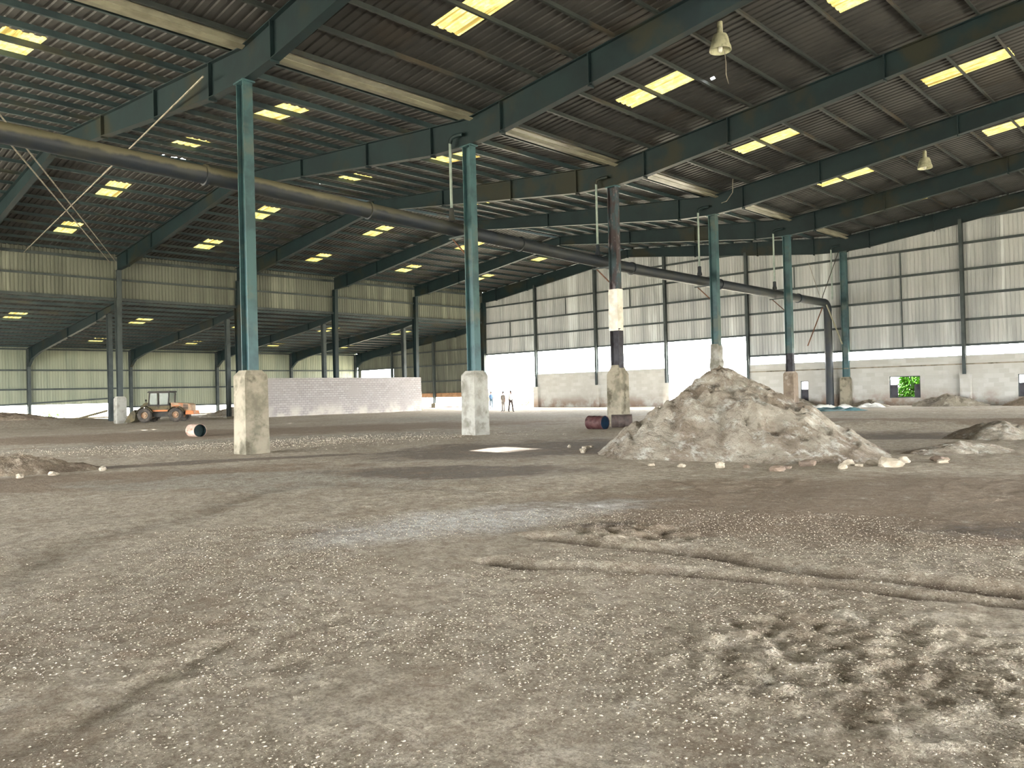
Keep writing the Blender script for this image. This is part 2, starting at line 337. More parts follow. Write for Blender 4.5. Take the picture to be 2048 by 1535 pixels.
def height(x, y):
    x = np.asarray(x, float); y = np.asarray(y, float)
    h = .16 * fbm(x * .16, y * .16, 3, 3) + .05 * fbm(x * .9, y * .9, 4, 9)
    for pts, dep, wd, rg, sd in ((RUT1, .085, .13, .026, 1), (RUT2, .075, .10, .014, 1), (RUT3, .022, .26, .015, 1)):
        d, s = segdist(x + .10 * (vnoise(x * 1.9, y * 1.9, 24) - .5) + .05 * (vnoise(x * 7, y * 7, 25) - .5), y + .16 * (vnoise(x * 1.9, y * 1.9, 26) - .5) + .05 * (vnoise(x * 7, y * 7, 27) - .5), pts); wob = .35 + .7 * vnoise(x * 1.3, y * 1.3, 21) + .6 * vnoise(x * 4.5, y * 4.5, 22)
        h = h - dep * wob * np.exp(-(d / wd) ** 2) + rg * wob * np.exp(-((d - 2.4 * wd) / (wd * 1.2)) ** 2) * np.where(s > 0, 1.0, .08)
    rough = .35 + .65 * sst((vnoise(x * .45, y * .45, 31) - .35) * 3)
    h = h + .030 * rough * fbm(x * 6, y * 6, 3, 41) + .03 * rough * np.maximum(0, fbm(x * 2.6, y * 2.6, 3, 47)) + .016 * rough * np.maximum(0, vnoise(x * 11, y * 11, 43) - .45)
    for pts, dep, wd in (([(18.05, -10.4), (17.9, -10.0), (17.6, -9.5), (17.3, -9.1)], .016, .15),):
        d, s = segdist(x, y, pts); h = h - dep * np.exp(-(d / wd) ** 2) + dep * .4 * np.exp(-((d - .2) / .08) ** 2)
    clod = sst(1.5 - np.hypot((x - 20.75) / 1.25, (y + 6.55) / 1.1)); cc = vnoise(x * 9.5, y * 9.5, 61) * vnoise(x * 15 + 5, y * 15, 62)
    h = h + clod * (.055 * (cc - .28))
    clod2 = sst(1.4 - np.hypot((x - 17.1) / .9, (y + 3.9) / .7)); h = h + clod2 * .10 * (vnoise(x * 6, y * 6, 71) * vnoise(x * 10, y * 10, 72) - .25)
    h = h + .55 * sst(1.2 - np.hypot((x + 44) / 5.0, (y - 4) / 9.0)) + .4 * sst(1.3 - segdist(x, y, [(-33, 13.2), (-42, 7)])[0] / 3.2) * 0
    # low banks and a hollow on the right
    h = h + .22 * np.exp(-(segdist(x, y, [(10.5, 20.0), (16, 23.0)])[0] / 1.1) ** 2) - .12 * np.exp(-(segdist(x, y, [(12, 14.5), (17, 17.0)])[0] / 2.0) ** 2)
    edge = sst((x - XO - 1) / 4) * sst((YE - 1 - y) / 3)
    return h * np.where((x > XO) & (y < YE), .25 + .75 * edge, .25)
def graded(lo, hi, flo, fhi, step):
    a = [flo]; s = step
    mid = list(np.arange(flo, fhi, step)); up = []; v = fhi
    while v < hi: up.append(v); s = min(s * 1.06, 1.2); v += s
    up.append(hi); dn = []; v = flo; s = step
    while v > lo: s = min(s * 1.06, 1.2); v -= s; dn.append(max(v, lo))
    return np.array(sorted(set(dn)) + mid + up)
gx = graded(XO - 3, 42, 9.5, 22.4, .042); gy = graded(YF - 4, YE + 3, -10.8, .5, .042)
GX, GY = np.meshgrid(gx, gy, indexing='ij'); GZ = height(GX, GY)
def grid_mesh(name, X, Y, Z, mat_):
    n, m_ = X.shape; vs = np.stack([X, Y, Z], -1).reshape(-1, 3); i = np.arange((n) * (m_)).reshape(n, m_)
    q = np.stack([i[:-1, :-1], i[1:, :-1], i[1:, 1:], i[:-1, 1:]], -1).reshape(-1, 4)
    me = bpy.data.meshes.new(name); me.vertices.add(len(vs)); me.vertices.foreach_set('co', vs.ravel()); me.loops.add(q.size)
    me.loops.foreach_set('vertex_index', q.ravel()); me.polygons.add(len(q)); me.polygons.foreach_set('loop_start', np.arange(0, q.size, 4)); me.polygons.foreach_set('loop_total', np.full(len(q), 4))
    me.polygons.foreach_set('use_smooth', np.ones(len(q), bool)); me.update(calc_edges=True); me.validate()
    me.materials.append(mat_)
    rut_shade = np.zeros(n * m_)  # mask for the painted shade along the ruts
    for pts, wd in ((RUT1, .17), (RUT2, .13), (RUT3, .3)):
        x, y = X.ravel(), Y.ravel(); d, s = segdist(x + .10 * (vnoise(x * 1.9, y * 1.9, 24) - .5) + .05 * (vnoise(x * 7, y * 7, 25) - .5), y + .16 * (vnoise(x * 1.9, y * 1.9, 26) - .5) + .05 * (vnoise(x * 7, y * 7, 27) - .5), pts); rut_shade = np.maximum(rut_shade, np.exp(-(d / wd) ** 2) * np.clip(.3 + 1.1 * vnoise(X.ravel() * 2.2, Y.ravel() * 2.2, 23), 0, 1) * (.3 if pts is RUT3 else 1))
    at = me.attributes.new('rut_shade', 'FLOAT', 'POINT'); at.data.foreach_set('value', rut_shade)
    o = bpy.data.objects.new(name, me); C.objects.link(o); return o
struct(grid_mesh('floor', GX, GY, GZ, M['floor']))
mb = MB(); mb.add([(-260, -160, -.35), (200, -160, -.35), (200, 300, -.35), (-260, 300, -.35)], [(0, 1, 2, 3)]); struct(mb.build('ground_outside', M['ground']))
def hz(x, y): return float(height(np.array([x]), np.array([y]))[0])

# ------------------------------------------------------------------ roof and wall sheeting
def rib_profile(a, b, pitch, top, ht):
    """points (along, offset) of trapezoid ribs between a and b"""
    pts = []; k = math.floor(a / pitch) - 1; sl = top * .35
    def off(t):
        u = (t / pitch) % 1 * pitch
        if u < sl: return ht * u / sl
        if u < sl + top: return ht
        if u < 2 * sl + top: return ht * (1 - (u - sl - top) / sl)
        return 0
    pts.append((a, off(a)))
    while k * pitch < b:
        for d in (0, sl, sl + top, 2 * sl + top):
            t = k * pitch + d
            if a + 1e-4 < t < b - 1e-4: pts.append((t, off(t)))
        k += 1
    pts.append((b, off(b))); return pts
def roof_sheet(name, x0, x1, z0, slope, y0, y1, holes, mat_):
    """sheet whose underside runs from (x0, z0) upward or downward at slope; holes: (xa, xb, ya, yb)"""
    mb = MB(); xs = sorted({x0, x1} | {h[0] for h in holes} | {h[1] for h in holes})
    for xa, xb in zip(xs[:-1], xs[1:]):
        cuts = sorted((h[2], h[3]) for h in holes if h[0] <= xa + 1e-6 and h[1] >= xb - 1e-6); y = y0
        spans = []
        for a, b in cuts: spans.append((y, a)); y = b
        spans.append((y, y1))
        for a, b in spans:
            pr = rib_profile(a, b, .33, .09, .04); za, zb = z0 + slope * (xa - x0), z0 + slope * (xb - x0); n = len(pr)
            vs = [(xa, t, za + o) for t, o in pr] + [(xb, t, zb + o) for t, o in pr]
            mb.add(vs, [(i, i + 1, n + i + 1, n + i) for i in range(n - 1)])
    return struct(mb.build(name, mat_))
bays = [(n + .5) * B for n in range(-2, 5)]
def sky_rows(xs): return [(a, b, yc - .6, yc + .6) for a, b in xs for yc in bays]
ZC = 12.75
rows_R = [(4.15, 7.1), (12.6, 15.7)]; rows_L = [(-7.7, -4.9), (-15.7, -13.9)]; rows_B = [(-27.2, -24.3), (-35.6, -32.8)]; rows_W = [(-49.2, -46.0), (-60.7, -57.8)]
leak = lambda x, y, s=.16: (x - s / 2, x + s / 2, y - s / 2, y + s / 2)
roof_sheet('ceiling', 0, 19.58, ZC, .1, YF, YE + .4, sky_rows(rows_R) + [(9.4, 10.9, 4.1, 5.55), leak(7.51, 15.3)], M['roof'])
roof_sheet('ceiling', -19.45, 0, ZC + 1.945, -.1, YF, YE + .4, sky_rows(rows_L) + [leak(-19.1, 5.0), leak(-19.2, 5.6, .3), leak(-19.15, 6.1, .22), leak(-18.4, 14.2, .2)], M['roof'])
roof_sheet('ceiling', -39.6, -19.45, ZC - .045, .1, YF, YE + .4, sky_rows(rows_B), M['roof'])
roof_sheet('ceiling', 19.58, XD + .4, ZC + 1.958, -.1, YF, YE + .4, [], M['roof'])
ZW = 9.35; SW = .085
roof_sheet('ceiling', XO - .4, XB - .25, ZW - SW * (XB - XO + .4), SW, YF, YE + .4, sky_rows(rows_W), M['roof'])
def zroof(x):
    if x < XB: return ZW - SW * (XB - x)
    return ZC + .1 * min(abs(x - XB), abs(x), ) if x < 0 else ZC + .1 * min(x, XD - x)
def skylights(rows, sname, z_at, names):
    for (a, b), rn in zip(rows, names):
        for k, yc in enumerate(bays):
            mb = MB(); pr = rib_profile(yc - .66, yc + .66, .33, .09, .04); n = len(pr); za, zb = z_at(a - .12) + .006, z_at(b + .12) + .006
            mb.add([(a - .12, t, za + o) for t, o in pr] + [(b + .12, t, zb + o) for t, o in pr], [(i, i + 1, n + i + 1, n + i) for i in range(n - 1)])
            o = mb.build('skylight_panel', M['skylight'], loc=(a, yc, za))
            tag(o, f'yellow skylight, {rn} row, {sname}, {ORD[6 - k]} bay from the end wall', 'skylight', f'translucent skylights in the {sname}')
skylights(rows_R, 'right roof slope', zroof, ('lower', 'upper'))
skylights([rows_L[0], rows_L[1]], 'left roof slope by the valley', zroof, ('lower', 'upper'))
skylights([rows_B[1], rows_B[0]], 'far roof slope', zroof, ('lower', 'upper'))
skylights([rows_W[1], rows_W[0]], 'low aisle roof', zroof, ('lower', 'upper'))

def wall_sheet_y(name, pieces, y, zt, mat_, out=1):
    """sheeting in an XZ plane; pieces: (xa, xb, zbottom, ztop or None for roof line)"""
    mb = MB()
    for xa, xb, zb, ztop in pieces:
        pr = rib_profile(xa, xb, .25, .05, .035); n = len(pr)
        mb.add([(t, y + out * o, zb) for t, o in pr] + [(t, y + out * o, (zt(t) + .03 if ztop is None else ztop)) for t, o in pr], [(i, i + 1, n + i + 1, n + i) for i in range(n - 1)])
    return struct(mb.build(name, mat_))
def wall_sheet_x(name, pieces, x, mat_, out=-1):
    mb = MB()
    for ya, yb, zb, zt in pieces:
        pr = rib_profile(ya, yb, .25, .05, .035); n = len(pr)
        mb.add([(x + out * o, t, zb) for t, o in pr] + [(x + out * o, t, zt) for t, o in pr], [(i, i + 1, n + i + 1, n + i) for i in range(n - 1)])
    return struct(mb.build(name, mat_))
PX = [XB + 7.83 * k for k in range(0, 8)]          # posts of the end wall: -39.15 ... 15.66
wall_sheet_y('wall_back', [(XB - .3, -19.58, 5.7, None), (-19.58, PX[4], 5.7, None), (PX[4], 0, 4.0, None), (0, 19.58, 4.0, None), (19.58, XD, 4.0, None)], YE + .30, lambda x: zroof(max(x, XB)), M['wall'])
wall_sheet_y('wall_back_aisle', [(XO, -62.9, 0, None), (-62.9, -55.9, 4.9, None), (-62.9, -55.9, 1.2, 3.0), (-55.9, XB - .3, 1.35, None)], YE + .30, lambda x: zroof(min(x, XB - .3)), M['wallB'])
wall_sheet_y('wall_front_unseen', [(4, 19.58, 0, None), (19.58, XD, 0, None), (XB, -19.58, 7.0, None), (-19.58, 0, 7.0, None), (0, 4, 7.0, None)], YF + .05, lambda x: zroof(max(x, XB)), M['wall'], -1)  # unseen wall added behind the camera, its opening shaped for the light
wall_sheet_y('wall_front_aisle_unseen', [(XO, XB - .3, 0, None)], YF + .05, lambda x: zroof(min(x, XB - .3)), M['wallB'], -1)  # unseen aisle part of the added front wall
wall_sheet_x('wall_left_upper', [(YF, YE + .3, 9.28, ZC + .02)], XB - .28, M['wallB'])
wall_sheet_x('wall_left', [(YF, 17.5, 1.5, 7.28), (17.5, YE + .3, 1.0, 7.28)], XO - .25, M['wallL'])
wall_sheet_x('wall_right', [(YF, YE + .3, 4.0, ZC)], XD + .25, M['wall'], 1)

def bw(name, x0, x1, z0, z1, y=YE + .05, th=.22, wins=(), mat_=None):
    mb = MB(); xs = sorted({x0, x1} | {a for w_ in wins for a in w_[:2]})
    for a, b in zip(xs[:-1], xs[1:]):
        ws = [w_ for w_ in wins if w_[0] <= a + 1e-6 and w_[1] >= b - 1e-6]
        if ws:
            mb.box(((a + b) / 2, y + th / 2, (z0 + ws[0][2]) / 2), (b - a, th, ws[0][2] - z0)); mb.box(((a + b) / 2, y + th / 2, (ws[0][3] + z1) / 2), (b - a, th, z1 - ws[0][3]))
        else: mb.box(((a + b) / 2, y + th / 2, (z0 + z1) / 2), (b - a, th, z1 - z0))
    return struct(mb.build(name, mat_ or M['endmasonry']))
WIN = [(-3.57, -2.95, .25, 1.92), (2.97, 5.03, .55, 2.08), (10.86, 12.9, .55, 2.0)]
bw('wall_back_masonry', PX[1], PX[3] - .25, -.4, 3.4)
bw('wall_back_masonry', PX[4] - .15, XD, -.4, 2.8, wins=WIN)
bw('wall_back_masonry', PX[4] - .15, XD, 2.8, 3.37, y=YE - .0)
struct(bw('trim_1', PX[4] - .15, XD, 2.74, 2.82, y=YE - .06, th=.1, mat_=M['concrete']))
bw('wall_back_masonry', XB - 16.6, XB - .3, -.4, .12, y=YE + .25)
mb = MB(); mb.box((XO - .1, (YF + YE) / 2, -.1), (.3, YE - YF, .5)); struct(mb.build('wall_left_masonry', M['concrete']))
# windows: dark shutters low in the openings
for k, (a, b, z0, z1) in enumerate(WIN):
    fr = MB()
    for xx in (a + .03, b - .03): fr.box((xx, YE + .16, (z0 + z1) / 2), (.06, .1, z1 - z0))
    fr.box(((a + b) / 2, YE + .16, z0 + .03), (b - a - .12, .1, .06)); fr.box(((a + b) / 2, YE + .16, z1 - .03), (b - a - .12, .1, .06))
    wo = struct(fr.build(f'window_{k + 1}', M['girt']))
    pan = [(a + .06, b - .06)] if k != 1 else [(a + .06, a + .55), (b - .42, b - .06)]
    for pa, pb in pan:
        s_ = MB(); zt = z0 + (z1 - z0) * .62; s_.box(((pa + pb) / 2, YE + .17, (z0 + .06 + zt) / 2), (pb - pa, .03, zt - z0 - .06))
        for q in range(1, 4): s_.box(((pa + pb) / 2, YE + .15, z0 + .06 + (zt - z0 - .06) * q / 4), (pb - pa, .02, .03))
        s_.build('shutter', M['soot'], wo)

# ------------------------------------------------------------------ I beams and columns
def ibeam(parent, top, bot, y, fw=.3, ft=.03, web=.03, stiff=(), m_=None):
    m_ = m_ or M['beam']
    wb = MB(); wb.prism([*top, *reversed(bot)], 1, y - web / 2, y + web / 2); wb.build('web', m_, parent)
    for nm, line, s in (('top_flange', top, 1), ('bottom_flange', bot, -1)):
        f = MB()
        for a, b in zip(line[:-1], line[1:]):
            f.prism([(a[0], a[1]), (b[0], b[1]), (b[0], b[1] + s * ft), (a[0], a[1] + s * ft)], 1, y - fw / 2, y + fw / 2)
        f.build(nm, m_, parent)
    def at(line, x):
        for a, b in zip(line[:-1], line[1:]):
            if min(a[0], b[0]) <= x <= max(a[0], b[0]): return a[1] + (b[1] - a[1]) * (x - a[0]) / (b[0] - a[0])
    for x in stiff:
        s_ = MB(); zt, zb = at(top, x), at(bot, x)
        s_.box((x, y, (zt + zb) / 2 - .04), (.05, fw * .96, zt - zb + .12)); s_.build('splice_plate', m_, parent)
FN = ['nearest', 'second', 'third', 'fourth', 'fifth', 'end-wall']
topL = [(0, 12.52), (-19.58, 14.48), (XB, 12.52)]
botL = [(0, 11.5), (-2.2, 11.62), (-6.8, 12.2), (-19.58, 13.84), (XB + 6.8, 12.2), (XB + 2.2, 11.62), (XB, 11.5)]
topR = [(0, 12.52), (19.58, 14.48), (XD, 12.52)]
botR = [(0, 11.5), (1.9, 11.6), (6.2, 12.1), (19.58, 13.84), (XD - 6.2, 12.1), (XD, 11.5)]
for n in range(6):
    y = n * B
    t = thing('roof_beam', f'{FN[n]} dark teal tapered roof beam arching left from the column row to the high side wall', 'beam', (0, y, 11.5), 'left span roof beams')
    ibeam(t, topL, botL, y, stiff=(-2.2, -6.8, -12.5, XB / 2, XB + 6.8, XB + 2.2))
    t = thing('roof_beam', f'{FN[n]} dark teal tapered roof beam rising to the right from the column row', 'beam', (0, y, 11.5), 'right span roof beams')
    ibeam(t, topR, botR, y, stiff=(1.9, 6.2, 12.6, 19.58, XD - 6.2))
topW = [(XB - .35, 9.10), (XO, 7.02)]
botW = [(XB - .35, 8.75), (XB - 2.2, 8.45), (XB - 4.6, 8.1), (XB - 12, 7.35), (XB - 20.4, 6.5), (XO + 1.4, 6.0), (XO + .2, 5.3), (XO, 5.3)]
for n in range(1, 6):
    y = n * B
    t = thing('aisle_roof_beam', f'sloping teal beam of the low left aisle roof, {ORD[n - 1]} from the camera side', 'beam', (XO, y, 5.3), 'low aisle roof beams')
    ibeam(t, topW, botW, y, fw=.26, stiff=(XB - 4.6, XB - 12, XO + 1.4))

def icol(parent, x, y, z0, z1, d0, d1, fw, m_, name='shaft', ax=0):
    """I-section shaft, depth along X from d0 (bottom) to d1 (top)"""
    mb = MB(); ft = .035
    def P(u, v, z): return (x + u, y + v, z) if ax == 0 else (x + v, y + u, z)
    def quadbox(u0b, u1b, u0t, u1t, v0, v1):
        vs = [P(u0b, v0, z0), P(u1b, v0, z0), P(u1b, v1, z0), P(u0b, v1, z0), P(u0t, v0, z1), P(u1t, v0, z1), P(u1t, v1, z1), P(u0t, v1, z1)]
        mb.add(vs, [(3, 2, 1, 0), (4, 5, 6, 7), (0, 1, 5, 4), (1, 2, 6, 5), (2, 3, 7, 6), (3, 0, 4, 7)])
    quadbox(d0 / 2 - ft, d0 / 2, d1 / 2 - ft, d1 / 2, -fw / 2, fw / 2); quadbox(-d0 / 2, -d0 / 2 + ft, -d1 / 2, -d1 / 2 + ft, -fw / 2, fw / 2)
    quadbox(-d0 / 2 + ft, d0 / 2 - ft, -d1 / 2 + ft, d1 / 2 - ft, -.02, .02)
    return mb.build(name, m_, parent)
def plinth(parent, x, y, s, z0, z1, cap, top, m_, name='concrete_plinth'):
    mb = MB(); v = []
    for z, h in ((z0, s / 2 * 1.04), (z1 * .5, s / 2), (z1 - .03, s / 2 * .985), (z1, s / 2 * .95), (z1 + cap, top / 2)):
        v += [(x - h, y - h, z), (x + h, y - h, z), (x + h, y + h, z), (x - h, y + h, z)]
    f = [(3, 2, 1, 0), (16, 17, 18, 19)]
    for r in range(4):
        for k in range(4): f.append((r * 4 + k, r * 4 + (k + 1) % 4, r * 4 + 4 + (k + 1) % 4, r * 4 + 4 + k))
    mb.add(v, f); return mb.build(name, m_, parent)
CL = ['teal steel column on a tall concrete plinth, nearest of the central row', 'teal steel column on a pale plinth, second in the central row, left of the bright doorway',
      'dark stained steel column with a white plaster patch, behind the rolled-over maroon drum', 'teal column whose whitened foot rises behind the sand pile',
      'teal column on a brown plinth beside the small shuttered window, right of the sand pile', 'teal column against the end wall beside the vertical drain pipe']
for n in range(6):
    y = n * B; t = thing('steel_column', CL[n], 'column', (0, y, 0), 'columns of the central row')
    if n == 2:
        icol(t, 0, y, 6.4, 11.5, .50, .46, .32, M['mottled']); icol(t, 0, y, 2.7, 4.6, .52, .52, .36, M['soot'], 'lower_shaft')
        mb = MB(); vs = []; zs = np.linspace(4.5, 6.5, 9)
        for z in zs:
            j = .012 * math.sin(z * 9)
            for a, b in ((-.27, -.21), (.25, -.21), (.27, .2), (-.27, .2)): vs.append((a + j + random.uniform(-.015, .015), y + b + random.uniform(-.015, .015), z))
        fs = [(3, 2, 1, 0), (32, 33, 34, 35)] + [(r * 4 + k, r * 4 + (k + 1) % 4, r * 4 + 4 + (k + 1) % 4, r * 4 + 4 + k) for r in range(8) for k in range(4)]
        mb.add(vs, fs); o = mb.build('plaster_patch', M['plaster'], t); o['label'] = 'rough white plaster patch round the shaft'
        plinth(t, 0, y, .76, -.4, 2.42, .42, .4, M['concrete'])
    elif n == 3:
        icol(t, 0, y, 4.0, 11.5, .46, .46, .32, M['teal']); mb = MB(); vs = []
        for i, z in enumerate(np.linspace(2.5, 4.1, 7)):
            h = .29 - .05 * i / 6
            for a, b in ((-h, -h), (h, -h), (h, h), (-h, h)): vs.append((a + random.uniform(-.03, .03), y + b + random.uniform(-.03, .03), z))
        mb.add(vs, [(3, 2, 1, 0), (24, 25, 26, 27)] + [(r * 4 + k, r * 4 + (k + 1) % 4, r * 4 + 4 + (k + 1) % 4, r * 4 + 4 + k) for r in range(6) for k in range(4)])
        mb.build('plaster_casing', M['limewash'], t); plinth(t, 0, y, .8, -.4, 2.45, .1, .64, M['concrete'])
    else:
        zb = 2.55 if n < 5 else 2.15
        icol(t, 0, y, zb + (1.2 if n in (4, 5) else 0), 11.5, .47, .44, .32, M['teal'])
        if n in (4, 5): icol(t, 0, y, zb, zb + 1.2, .48, .47, .32, M['soot'] if n == 4 else M['teal'], 'lower_shaft')
        plinth(t, 0, y if n < 5 else y - .12, .76 if n < 4 else .7, -.4, zb - .15, .15, .5, M['limewash'] if n == 1 else M['brownconcrete'] if n == 4 else M['concrete'])
    mb = MB(); mb.box((0, y, 11.46), (.62, .42, .05)); mb.build('cap_plate', M['teal'], t)
BLB = ['tall tapered steel column of the side wall with a white foot, left of the wheel loader', 'tall tapered side wall column mostly hidden behind the nearest central column',
       'tall tapered side wall column in front of the middle of the white block wall', 'tall tapered side wall column at the right end of the white block wall', 'side wall column in the corner of the end wall behind the second central column']
for n in range(1, 6):
    y = n * B; t = thing('tapered_column', BLB[n - 1], 'column', (XB, y, 0), 'columns under the high side wall')
    icol(t, XB, y, 2.0, 11.5, .38, .72, .34, M['beam'] if n > 1 else M['girt']); plinth(t, XB, y, .7, -.4, 1.9, .15, .5, M['limewash'] if n in (1, 4) else M['concrete'])
AL = ['slim aisle column beside the white-footed column left of the wheel loader', 'slim aisle column just left of the nearest central column', 'slim aisle column rising above the white block wall, left one', 'slim aisle column rising above the white block wall, right one']
for n in range(1, 5):
    y = n * B; x = XB - 2.0; t = thing('aisle_column', AL[n - 1], 'column', (x, y, 0), 'aisle columns beside the side wall')
    icol(t, x, y, -.3, 8.45, .34, .5, .3, M['girt']); mb = MB(); mb.box((x, y, -.1), (.7, .7, .5)); mb.build('footing', M['concrete'], t)
OL = ['outer wall post left of the wheel loader', 'outer wall post above the wheel loader hood', 'outer wall post seen right of the wheel loader', 'outer wall post above the left part of the white block wall', 'outer corner post beside the bright opening above the white block wall']
for n in range(1, 6):
    y = n * B; t = thing('outer_wall_post', OL[n - 1], 'post', (XO, y, 0), 'posts of the outer wall')
    icol(t, XO, y, -.3, 6.9, .34, .42, .28, M['girt']); mb = MB(); mb.box((XO, y, 6.95), (.5, .34, .06)); mb.build('cap_plate', M['girt'], t)
EP = {1: 'end wall post at the right edge of the bright doorway', 2: 'end wall post left of the plaster-patched column', 3: 'end wall post right of the plaster-patched column', 4: 'end wall post right of the sand pile top', 6: 'end wall post right of the window with the green bush', 7: 'end wall post at the right edge of the photo'}
for k, lab in EP.items():
    x = PX[k]; t = thing('end_wall_post', lab, 'post', (x, YE, 0), 'posts of the end wall'); top = zroof(x) - 1.0
    icol(t, x, YE - .02, 2.0, top, .3, .3, .22, M['girt'], ax=1)
    mb = MB(); mb.box((x + .08, YE - .08, .85), (.62, .5, 2.5)); mb.build('concrete_pier', M['endmasonry'], t)
for x, lab in ((-47.7, 'aisle end wall post on the sheeting just right of the white block wall'), (-55.8, 'aisle end wall post right of the small bright opening above block wall')):
    t = thing('end_wall_post', lab, 'post', (x, YE, 0), 'posts of the end wall'); icol(t, x, YE - .02, .5, zroof(x) - .9, .3, .3, .22, M['girt'], ax=1)
    mb = MB(); mb.box((x, YE, .1), (.7, .5, .9)); mb.build('footing', M['concrete'], t)

# ------------------------------------------------------------------ purlins and girts
def cpurlin(x, z, y0, y1, name, label, group, tilt):
    mb = MB(); d, w_, th = .185, .095, .012; s = 1 if tilt > 0 else -1
    mb.box((x, (y0 + y1) / 2, z), (th, y1 - y0, d)); mb.box((x + s * w_ / 2, (y0 + y1) / 2, z - d / 2), (w_, y1 - y0, th))
    tag(mb.build(name, M['purlin_shaded'] if 'right' in group else M['purlin'], loc=(x, y0, z)), label, 'purlin', group)
OFF = [.56 + 1.68 * k for k in range(12)]
for k, d in enumerate(OFF):
    cpurlin(d, zroof(d) - .1, YF, YE + .2, 'purlin', f'{ORD[k]} steel purlin up from the valley under the right roof slope', 'purlins of the right roof slope', 1)
    cpurlin(-d, zroof(-d) - .1, YF, YE + .2, 'purlin', f'{ORD[k]} steel purlin up from the valley under the left roof slope', 'purlins of the left roof slope', -1)
    cpurlin(XB + d, zroof(XB + d) - .1, YF, YE + .2, 'purlin', f'{ORD[k]} steel purlin up from the high side wall under the far roof slope', 'purlins of the far roof slope', 1)
for k in range(14):
    x = XO + .6 + 1.78 * k
    cpurlin(x, zroof(x) - .1, YF, YE + .2, 'purlin', f'{ORD[k]} steel purlin up from the outer wall under the low aisle roof', 'purlins of the low aisle roof', 1)
def girt(p, q, name, label, group, d=.16, w_=.1, m_=None): tag(MB().bar(p, q, w_, d).build(name, m_ or M['girt'], loc=p), label, 'girt', group)
for z, lab in ((10.95, 'top'), (9.17, 'second from the top'), (7.48, 'third from the top'), (5.78, 'lowest long')):
    girt((XB - .2, YE + .22, z), (XD, YE + .22, z), 'wall_girt', f'{lab} horizontal girt across the end wall sheeting', 'girts of the end wall')
girt((PX[4], YE + .22, 4.06), (XD, YE + .22, 4.06), 'wall_girt', 'bottom edge rail of the end wall sheeting above the block wall strip opening', 'girts of the end wall')
girt((-19, YE + .22, 12.55), (19, YE + .22, 12.55), 'wall_girt', 'short high girt near the roof peak of the end wall', 'girts of the end wall')
for z, lab in ((6.6, 'upper'), (4.95, 'middle'), (3.1, 'lower')):
    girt((XO, YE + .22, z), (XB - .3, YE + .22, z), 'wall_girt', f'{lab} girt on the aisle end wall behind the second central column', 'girts of the aisle end wall')
girt((-55.9, YE + .22, 1.45), (XB - .3, YE + .22, 1.45), 'wall_girt', 'tan bottom rail of the aisle end wall above the low bright gap', 'girts of the aisle end wall', .5, .1, M['tan'])
for z, lab in ((12.32, 'eave strut at the top of'), (10.84, 'girt halfway up'), (9.36, 'bottom rail of')):
    girt((XB - .16, YF, z), (XB - .16, YE, z), 'wall_girt', f'{lab} the high sheeted side wall', 'girts of the high side wall', .2 if z != 10.84 else .15)
for z, lab in ((6.98, 'eave strut'), (4.93, 'upper girt'), (3.05, 'lower girt')):
    girt((XO - .13, YF, z), (XO - .13, YE, z), 'wall_girt', f'{lab} of the pale outer side wall behind the wheel loader', 'girts of the outer wall')
girt((XO - .13, 17.5, 1.05), (XO - .13, YE, 1.05), 'wall_girt', 'bottom rail of the outer wall sheeting above the bright gap right of the loader', 'girts of the outer wall')
girt((XO - .05, 2.0, 1.35), (XO - .05, 17.5, 2.05), 'loose_rail', 'sagging loose rail along the broken outer wall left of the loader', 'rail')
for k, (x, z0, z1) in enumerate(((-35.2, 7.56, 9.09), (-27.4, 9.25, 10.87), (-19.6, 9.25, 10.87), (-3.9, 9.25, 10.87), (3.9, 4.14, 9.09), (3.9, 9.25, 10.87))):
    girt((x, YE + .22, z0), (x, YE + .22, z1), 'sag_bar', ['short upright bar on end wall sheeting above the doorway', 'short upright bar on the end wall left of the plaster-patched column', 'short upright bar on the end wall right of the plaster-patched column', 'short upright bar on the end wall left of the drain pipe elbow', 'long upright bar on the end wall above the green window', 'short upper upright bar above the green window'][k], 'bars on the end wall', .07, .06)

# ------------------------------------------------------------------ gutter, drain pipes
t = thing('valley_gutter', 'long pale valley gutter above the central column row', 'gutter', (0, YF, 12.3))
mb = MB(); L = YE - YF - .2; yc = (YE + YF) / 2
mb.box((0, yc, 12.615), (.84, L, .02)); mb.box((-.41, yc, 12.67), (.02, L, .1)); mb.box((.41, yc, 12.67), (.02, L, .1)); mb.build('trough', M['gutter'], t)
for n in range(-4, 5):
    mb = MB(); mb.prism([(.3, 12.36), (.5, 12.40), (.5, 12.43), (.3, 12.39)], 1, n * B + .2, (n + 1) * B - .2); mb.build('eave_plate', M['gutter'], t)
PZ = [(YF, 8.95), (-6.1, 8.76), (.6, 8.6), (8.6, 8.33), (17.5, 8.0), (22.7, 7.86), (41.5, 7.70), (45.7, 7.68)]
def pz(y): return float(np.interp(y, [a for a, _ in PZ], [b for _, b in PZ]))
t = thing('drain_main', 'long dark drain pipe slung along the central columns, turning down at the end wall', 'pipe', (-.9, YE - 1, 0))
mb = MB(); mb.tube([(-.9, max(a, YF + .15), b) for a, b in PZ], .28, 16); mb.build('horizontal_run', M['pipe'], t, smooth=True)
pts = [(-.9, 45.6 + .62 * math.sin(a), 7.06 + .62 * math.cos(a)) for a in np.linspace(0, math.pi / 2, 8)]
mb = MB(); mb.tube(pts, .29, 16); mb.build('elbow', M['pipe'], t, smooth=True)
mb = MB(); mb.tube([(-.9, 46.22, 7.1), (-.9, 46.22, 3), (-.9, 46.22, -.2)], .28, 16); mb.build('downpipe', M['pipe'], t, smooth=True)
